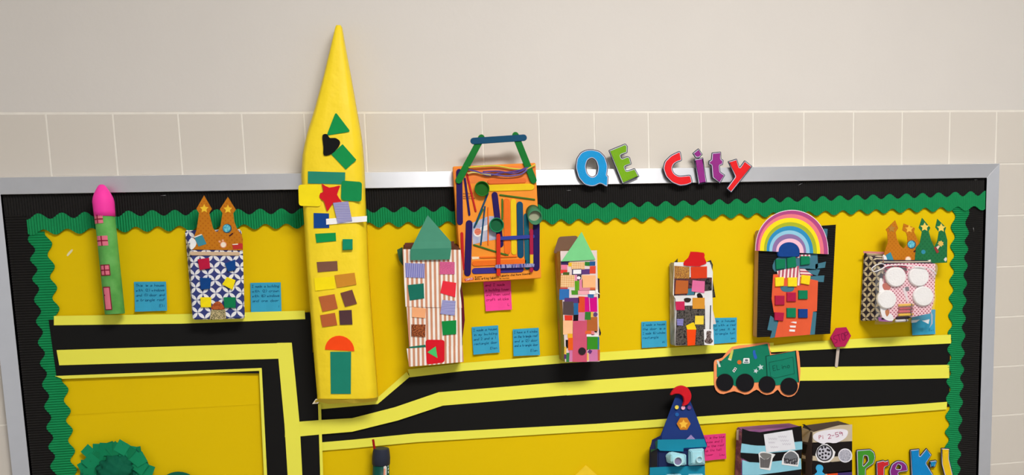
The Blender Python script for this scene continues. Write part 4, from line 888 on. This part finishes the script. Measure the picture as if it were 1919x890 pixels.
pc('lavender_triangle', [(1285.5, 824), (1295, 814.5), (1303.5, 823)], D + .004, STRIPES((120, 96, 160), (176, 160, 200), .003, .5, .8), t)
tb = P((22, 132, 160), .55)
pc('teal_band', [(1232.7, 823.8), (1319.7, 822.7), (1325, 837.4), (1281, 839.4), (1280.5, 846), (1237, 844.5), (1232, 839.4)], D + .0045, tb, t, .0008)
hull('teal_band', [(1233, 824), (1233, 840), (1219.6, 847.5), (1219, 834)], [D + .003, D + .003, .03, .03], [(1235, 825), (1235, 839), (1222, 846), (1221, 835)], .025, P((44, 112, 112), .6), t, 0)
pc('teal_band', [(1218, 876), (1260, 874), (1321, 873), (1322, 935), (1216, 935)], D + .0006, tb, t, .0008)
ec = P((170, 220, 230), .85, .001, 90, .05)
hull('egg_cup', [(1258, 852), (1284, 852), (1283, 868), (1276, 873), (1258, 866)], D + .024, [(1246, 853), (1254, 845), (1286, 850), (1287, 872), (1249, 867)], D + .001, ec, t, .002)
cup('egg_cup_rim', 1270.7, 864.5, 9, D + .022, .008, P((196, 232, 236), .8), t, P((128, 116, 150), .8), wall=.2)
hull('egg_cup', [(1296, 846), (1316, 845), (1316, 868), (1297, 869)], D + .022, [(1289, 841), (1319, 839), (1322, 871), (1289, 873)], D + .001, ec, t, .002)
cup('egg_cup_rim', 1311, 861, 6.5, D + .02, .007, P((190, 226, 232), .8), t, P((160, 196, 208), .8), wall=.3)
for x in (1262, 1303): hull('egg_cup', [(x - 10, 893), (x + 10, 892), (x + 10, 912), (x - 10, 914)], D + .022, [(x - 15, 888), (x + 15, 887), (x + 16, 920), (x - 16, 922)], D + .001, ec, t, .002)

# dark green marker tube
A, B = W(713, 985, DY + .025), W(714.5, 840, DY + .025); rl = Roll(A, B, mpp(714, 860, DY + .025) * 16.3)
t = thing('marker_tower', 'dark green tube tower with a black cap and a red stick on top', 'paper tower', A)
rl.lathe('tube', [(0, 1), (.4, 1), (.795, .95)], P((12, 74, 62), .4), t); rl.lathe('cap', [(.79, .98), (.80, 1.03), (.88, 1.05), (.96, .97), (.985, .92), (1.0, .88)], P((42, 46, 60), .5), t)
tube('red_stick', pline([W(*q, DY + .028) for q in ((703, 846), (701, 836), (699.5, 826), (699, 823.5))], 3), .0030, P((158, 14, 18), .5), t, 8)
stick('white_clip', (721, 873), (719, 935), 8, DY + .042, .0012, P((222, 214, 206), .5), t); stick('clip_mark', (720.7, 878), (719.3, 930), 3.4, DY + .0433, .0006, P((226, 150, 120), .6), t)
ink('white_print', [[(727.5, 870), (727, 874)], [(728, 877), (727.4, 880)], [(727.6, 883), (727.8, 886)]], .0009, lambda u, v: W(u, v, DY + .036), P((210, 222, 214)), t)

# green paper trees
def tree(cx, cy, rx, ry, label, leaves, dome):
    t = thing('paper_tree', label, 'paper tree', W(cx, cy + ry * 2.4, DY))
    pc('crown', circ(cx, cy, rx, 40, ry), DY + .008, P((16, 96, 74), .8), t, .002)
    pc('trunk', [(cx - 12, cy + ry * .8), (cx + 12, cy + ry * .8), (cx + 15, cy + ry * 2.4), (cx - 15, cy + ry * 2.4)], DY + .006, P((104, 66, 40), .8), t, .001)
    for i, (x, y, s, a) in enumerate(leaves):
        c, q = math.cos(a), math.sin(a)
        ws = [W(x + s * (c * u - q * v), y + s * (q * u + c * v), DY + .0105 + .0012 * (i % 4) + .0018 * u) for u, v in ((-1, -1), (1, -1), (1, 1), (-1, 1))]
        bm = bmesh.new(); f_ = [bm.verts.new(w) for w in ws]; b_ = [bm.verts.new(w + Vector((0, .0007, 0))) for w in ws]
        bm.faces.new(f_); bm.faces.new(b_)
        for k in range(4): bm.faces.new((f_[k], f_[(k + 1) % 4], b_[(k + 1) % 4], b_[k]))
        emit('paper_leaf', bm, P(random.choice(((12, 130, 84), (14, 122, 78), (18, 138, 92))), .75), t)
    if dome:
        bm = bmesh.new(); bmesh.ops.create_icosphere(bm, subdivisions=4, radius=1); c = W(cx, cy - 8, DY + .012); sx = mpp(cx, cy) * rx * .5
        for v in bm.verts:
            p_ = v.co.copy(); k = 1 + .10 * math.sin(p_.x * 9 + p_.z * 4) * math.cos(p_.z * 8) + .07 * math.sin(17 * p_.x * p_.z + 6 * p_.y) + .05 * math.sin(23 * p_.x - 11 * p_.z)
            v.co = c + Vector((p_.x * sx * k, min(.0005, p_.y * .024 * k), p_.z * sx * .95 * k))
        emit('tissue_ball', bm, P((8, 96, 70), .8, .001, 80, .12), t, True)
lv = []
for i in range(26):
    a = math.pi * (-.05 + 2.1 * i / 26) ; r = 52 + 4 * math.sin(i * 2.3); lv.append((217 + r * math.cos(a), 889 - r * .92 * math.sin(a), 13 + 2 * math.sin(i * 1.7), .35 * i))
lv += [(165, 846, 10, .75), (198, 842, 12, .05), (218, 841, 12, .12), (240, 846, 11, .65), (254, 858, 11, .7), (262, 874, 12, .55), (163, 874, 12, .05), (182, 860, 11, .2)]
tree(216, 890, 66, 60, 'round green paper tree of glued paper squares, cut off by the lower edge', lv, True)
tree(334, 932, 46, 48, 'smaller plain green paper tree right of the large round tree', [], False)
o = prism('paper_diamond', [(1098, 871.5), (1136, 905), (1098, 945), (1060, 908)], DY + .006, DY + .005, P((244, 206, 46), .7)); props(o, 'bright yellow paper point peeking up at the lower edge', 'paper')

# burger box and pizza box
t = thing('burger_box', 'purple-topped box with black and pale blue bands, a white menu and fries picture', 'craft box', W(1445, 950, DY))
D = .055
hull('box', [(1391, 808), (1502, 799), (1501, 950), (1388, 950)], D, [(1380, 800), (1479, 792.5), (1478, 950), (1374, 950)], dbk, MOTTLE(((96, 48, 104), (124, 70, 124), (176, 120, 150)), 30, .5, (.25, 1, 2), sharp=False), t)
pc('beige_label', [(1380.5, 805), (1389.5, 806), (1388.5, 827), (1380, 824)], .03, P((176, 152, 128)), t)
bk, pb = P((20, 18, 20), .8), P((140, 200, 218), .75)
for m_, q in ((bk, [(1391, 803), (1405, 808), (1425, 810), (1482, 801.5), (1502, 798), (1503.5, 827), (1470, 830), (1437, 835), (1418, 835), (1390, 831)]), (pb, [(1390, 830), (1408, 834), (1437, 835), (1503.5, 826), (1503.5, 842), (1470, 847), (1420, 850.5), (1388, 848)]), (bk, [(1388, 848), (1420, 850), (1470, 846.5), (1503, 842), (1502, 859), (1470, 862), (1425, 867), (1405, 866), (1388, 857)]),
              (pb, [(1391, 862), (1405, 866), (1440, 866), (1501, 858.5), (1502, 879), (1460, 885), (1420, 890), (1391, 890)]), (bk, [(1389, 890), (1420, 890), (1460, 885), (1502, 879), (1501, 906), (1389, 915)]), (pb, [(1389, 914), (1501, 905), (1501, 930), (1389, 938)])):
    pc('paper_band', q, D + .0003, m_, t)
d3 = D + .0012
mn = pc('menu', [(1431.5, 814), (1484.7, 805.5), (1490.8, 841.8), (1436, 848)], d3, P((226, 226, 232), .7), t)
for k, (x0, x1, y0) in enumerate(((1440, 1456, 822), (1458, 1474, 820), (1440, 1452, 829), (1462, 1478, 828), (1444, 1458, 838), (1466, 1482, 835))): path([(x0 + (x1 - x0) * i / 8, y0 - (x0 - 1440) * .12 + (1.6 if i % 2 else -1.2)) for i in range(9)], .0005, d3 + .0006, P((196, 192, 204)), mn, 'faint_writing')
fr = pc('fries_picture', [(1421.5, 850), (1426, 846.5), (1432, 846), (1446, 849.5), (1453, 851.5), (1448, 859), (1443.5, 881.5), (1424, 878), (1423, 862)], d3, P((232, 232, 232)), t); pc('fries_carton', [(1424, 856), (1432, 861), (1439, 860), (1446, 854), (1441, 877), (1425, 876)], d3 + .0006, STRIPES((84, 80, 82), (116, 112, 112), .003, .5), fr, .0003); pc('fries_top', smoothloop([(1424, 851), (1432, 848.5), (1446, 852), (1439, 859), (1431, 860)]), d3 + .0006, MOTTLE(((120, 118, 116), (170, 168, 166)), 400), fr, .0003)
bg = pc('burger_picture', [(1466, 860), (1470, 851), (1480, 843.5), (1489, 845), (1496, 851.5), (1498.5, 860), (1495.5, 874.5), (1465, 870.5)], d3, P((232, 232, 234)), t); pc('burger_bun', smoothloop([(1470, 857), (1474, 850), (1482, 846), (1490, 849), (1495, 857), (1482, 860)]), d3 + .0006, MOTTLE(((110, 112, 118), (150, 152, 160)), 200), bg, .0003); pc('burger_filling', [(1469, 857), (1482, 860), (1496, 857), (1494, 871), (1469, 868)], d3 + .0005, MOTTLE(((40, 40, 44), (70, 70, 76), (176, 176, 180), (52, 50, 56)), 260), bg, .0003)
t = thing('pizza_box', 'dark-topped box with beige bands, a white sign and two pizza pictures', 'craft box', W(1555, 950, DY))
D = .055
hull('box', [(1523, 809), (1597, 796), (1597, 950), (1522, 950)], D, [(1503, 797), (1571, 788), (1572, 950), (1503, 950)], dbk, P((74, 60, 56), .8), t)
bg_, bk = P((196, 180, 154), .8), P((26, 20, 20), .8)
pc('dark_lid', [(1503, 795), (1508, 795), (1524, 808.5), (1522, 811)], .045, P((34, 28, 28)), t)
for m_, q in ((bg_, [(1523, 810), (1560, 800), (1574, 796.5), (1597, 795.5), (1597, 827), (1570, 829), (1523, 831)]), (bk, [(1523, 829), (1570, 828), (1597, 826.5), (1597, 852), (1560, 856), (1523, 854)]), (bg_, [(1523, 853), (1560, 855), (1597, 851.5), (1597, 862), (1560, 866), (1523, 864)]), (bk, [(1523, 863), (1560, 865.5), (1597, 861.5), (1597, 884), (1523, 890)]), (P((70, 52, 110)), [(1570, 884), (1597, 881), (1597, 893), (1570, 895)]), (P((224, 78, 34)), [(1550, 886), (1570, 884.5), (1570, 900), (1550, 900)]), (bg_, [(1523, 890), (1550, 888), (1550, 910), (1523, 910)])):
    pc('paper_band', q, D + .0003, m_, t)
for m_, (y0, y1) in ((bg_, (800, 830)), (bk, (829, 852)), (bg_, (851, 862)), (bk, (862, 890))):
    hull('side_band', [(1523.4, y0 + 8), (1523.4, y1), (1503, y1 - 3), (1503, y0 + 1)], [D + .0006, D + .0006, dbk + .001, dbk + .001], [(1525, y0 + 8), (1525, y1), (1505, y1 - 3), (1505, y0 + 1)], dbk, m_, t, 0)
d3 = D + .0014
sg = pc('sign', smoothloop([(1523.3, 817.4), (1530.7, 810.6), (1545, 806.5), (1563, 804.5), (1579.5, 804), (1589, 808), (1585, 820), (1567, 830), (1550, 829), (1543, 832), (1528, 825.6)], 3), d3, P((232, 228, 236), .7), t)
words('Pi', 1535, 823, 1542, 822, 6.5, d3 + .0006, (176, 30, 76), .0007, sg); words('2-59', 1552, 822, 1579, 816, 7.5, d3 + .0006, (170, 36, 96), .0007, sg)
pz = pc('pizza_picture', [(1528, 852), (1532, 840), (1540, 833), (1550, 832), (1558, 838), (1565.5, 847), (1563, 857), (1554, 866), (1543, 867), (1533, 864)], d3, P((236, 234, 236)), t)
c_ = pc('pizza_crust', circ(1545.5, 849, 15.2, 30), d3 + .0006, P((60, 58, 64)), pz, .0003); pc('pizza_cheese', circ(1545.2, 849, 12.8, 30), d3 + .0009, P((196, 194, 206)), c_, .0003)
for x, y in ((1541, 839), (1546.5, 838), (1551, 843), (1536.5, 845.5), (1542.5, 845), (1554, 844), (1536.5, 853.5), (1541.5, 851), (1547.5, 849.5), (1553, 851), (1541.5, 857), (1547.5, 857)): pc('topping', circ(x, y, 2.1, 10), d3 + .0012, P((34, 30, 36)), c_, .0003)
pz = pc('pizza_picture', circ(1584, 853.5, 13.2, 26), d3, P((230, 228, 236)), t); pc('pizza_cheese', circ(1584, 853.5, 11.2, 26), d3 + .0006, MOTTLE(((110, 112, 130), (196, 194, 206), (150, 150, 166), (210, 208, 218)), 420), pz, .0003)
fg = pc('person_cutout', smoothloop([(1529, 878), (1531, 872), (1536, 870.5), (1541, 872.5), (1543, 878), (1541, 884), (1546, 889), (1549, 900), (1549, 925), (1524, 925), (1524, 900), (1527, 889), (1531.5, 884)], 3), d3, P((66, 172, 222), .6), t)

# ------------------------------------------------------------------ cut-out letters
def letter(name, outer, ox, oy, sc, colr, label, d, holes=(), extra=(), grp='cut-out title letters'):
    cv = lambda l: [(ox + x / sc, oy + y / sc) for x, y in l]
    pts = cv(outer); cx = sum(p[0] for p in pts) / len(pts); by = max(p[1] for p in pts)
    t = thing(name, label, 'letter', W(cx, by, d), grp)
    for o_, hs_ in [(outer, holes)] + [(e, ()) for e in extra]:
        loop = flat(cv(o_), d); hl_ = [flat(cv(h), d) for h in hs_]; u = mpp(cx, by, d)
        for nm, off, dz, m_ in (('dark_outline', 0, 0, P((34, 32, 50), .5)), ('pale_rim', 1.3 * u, .0006, P((206, 206, 222), .45)), ('letter_face', 2.5 * u, .0012, P(colr, .4, .0006, 420, .05))):
            bm = bmesh.new(); add_prism2(bm, [offset(loop, off) if off else loop] + [offset(h, -off) if off else h for h in hl_], d + dz + .0006, d + dz - (.0006 if dz == 0 else 0)); emit(nm, bm, m_, t)
    return t
F = .023
def R(l, r=9): return rounded(l, r, 3)
a = (1060, 250, 5.186)
letter('letter_q', R([(255, 153), (330, 170), (385, 225), (412, 310), (408, 370), (400, 408), (419, 410), (410, 521), (392, 521), (335, 488), (290, 515), (245, 520), (180, 502), (120, 432), (93, 335), (103, 245), (145, 182), (200, 157)], 22), *a, (14, 146, 210), 'blue cut-out letter Q at the start of the title', F, [R([(255, 240), (292, 268), (310, 330), (300, 392), (272, 418), (245, 418), (212, 388), (198, 320), (215, 262)], 18)])
letter('letter_e', R([(415, 165), (580, 97), (603, 125), (600, 190), (535, 214), (545, 242), (598, 220), (625, 232), (642, 300), (575, 325), (590, 362), (672, 337), (718, 420), (550, 495)]), *a, (116, 168, 16), 'lime green cut-out letter E next to the blue Q', F)
letter('letter_c', R([(1103, 170), (1118, 180), (1133, 268), (1090, 278), (1050, 303), (1035, 345), (1055, 388), (1100, 413), (1215, 400), (1236, 482), (1180, 505), (1110, 514), (1030, 482), (970, 422), (942, 340), (960, 270), (1020, 210)], 20), *a, (228, 30, 36), 'red cut-out letter C in the title', F)
letter('letter_i', R([(1245, 250), (1335, 233), (1373, 482), (1288, 497)], 6), *a, (144, 42, 132), 'purple cut-out letter i with a diamond dot', F, extra=[R([(1290, 143), (1332, 205), (1296, 242), (1262, 240), (1230, 193)], 8)])
letter('letter_t', R([(1418, 186), (1510, 177), (1512, 250), (1534, 258), (1529, 306), (1498, 315), (1503, 372), (1551, 405), (1498, 490), (1422, 432), (1412, 310), (1387, 306), (1391, 262), (1412, 258)]), *a, (146, 44, 130), 'purple cut-out letter t between i and y', F)
letter('letter_y', R([(1573, 272), (1663, 245), (1690, 328), (1738, 260), (1815, 320), (1608, 580), (1558, 535), (1642, 420)]), *a, (228, 32, 36), 'red cut-out letter y at the end of the title', F + .001)
a = (1590, 810, 5.833); F2 = DY + .006
G2 = 'cut-out class letters'
letter('letter_p', R([(82, 190), (240, 178), (285, 215), (298, 275), (275, 345), (192, 402), (192, 640), (95, 645)], 14), *a, (66, 150, 44), 'green cut-out letter P beside the pizza box', F2, [R([(172, 258), (200, 265), (206, 310), (162, 360)], 8)], grp=G2)
letter('letter_r', R([(298, 320), (385, 298), (395, 312), (438, 297), (450, 362), (396, 385), (392, 640), (305, 640)]), *a, (206, 40, 48), 'red cut-out letter r at the bottom edge', F2 + .0005, grp=G2)
letter('letter_e', R([(440, 425), (468, 345), (530, 303), (592, 308), (640, 350), (654, 428), (540, 442), (575, 492), (645, 478), (620, 550), (540, 575), (460, 525)], 22), *a, (134, 40, 132), 'purple cut-out letter e left of the K', F2, [R([(540, 355), (567, 372), (562, 396), (522, 392)], 6)], grp=G2)
letter('letter_k', R([(668, 188), (775, 175), (778, 255), (850, 168), (912, 245), (852, 335), (925, 455), (960, 600), (870, 640), (800, 480), (790, 640), (690, 640)]), *a, (14, 134, 202), 'blue cut-out letter K at the lower right', F2, grp=G2)
letter('hyphen', R([(878, 312), (952, 298), (970, 314), (946, 382), (888, 387)], 5), *a, (30, 138, 196), 'small blue cut-out hyphen between K and 1', F2 + .0005, grp=G2)
letter('number_one', R([(1008, 168), (1105, 172), (1102, 290), (1140, 450), (1165, 600), (1085, 620), (1012, 350)]), *a, (238, 194, 24), 'yellow cut-out number 1 over the right green border', F2 + .009, grp=G2)
# torn spot in the backing paper
o = prism('paper_tear', smoothloop([(125, 478), (129, 472), (135, 467), (136, 470), (132, 475), (127, 480)]), DY + .0006, DY, P((232, 220, 170), .8)); props(o, 'small pale torn spot in the yellow paper left of the tube tower', 'paper tear')
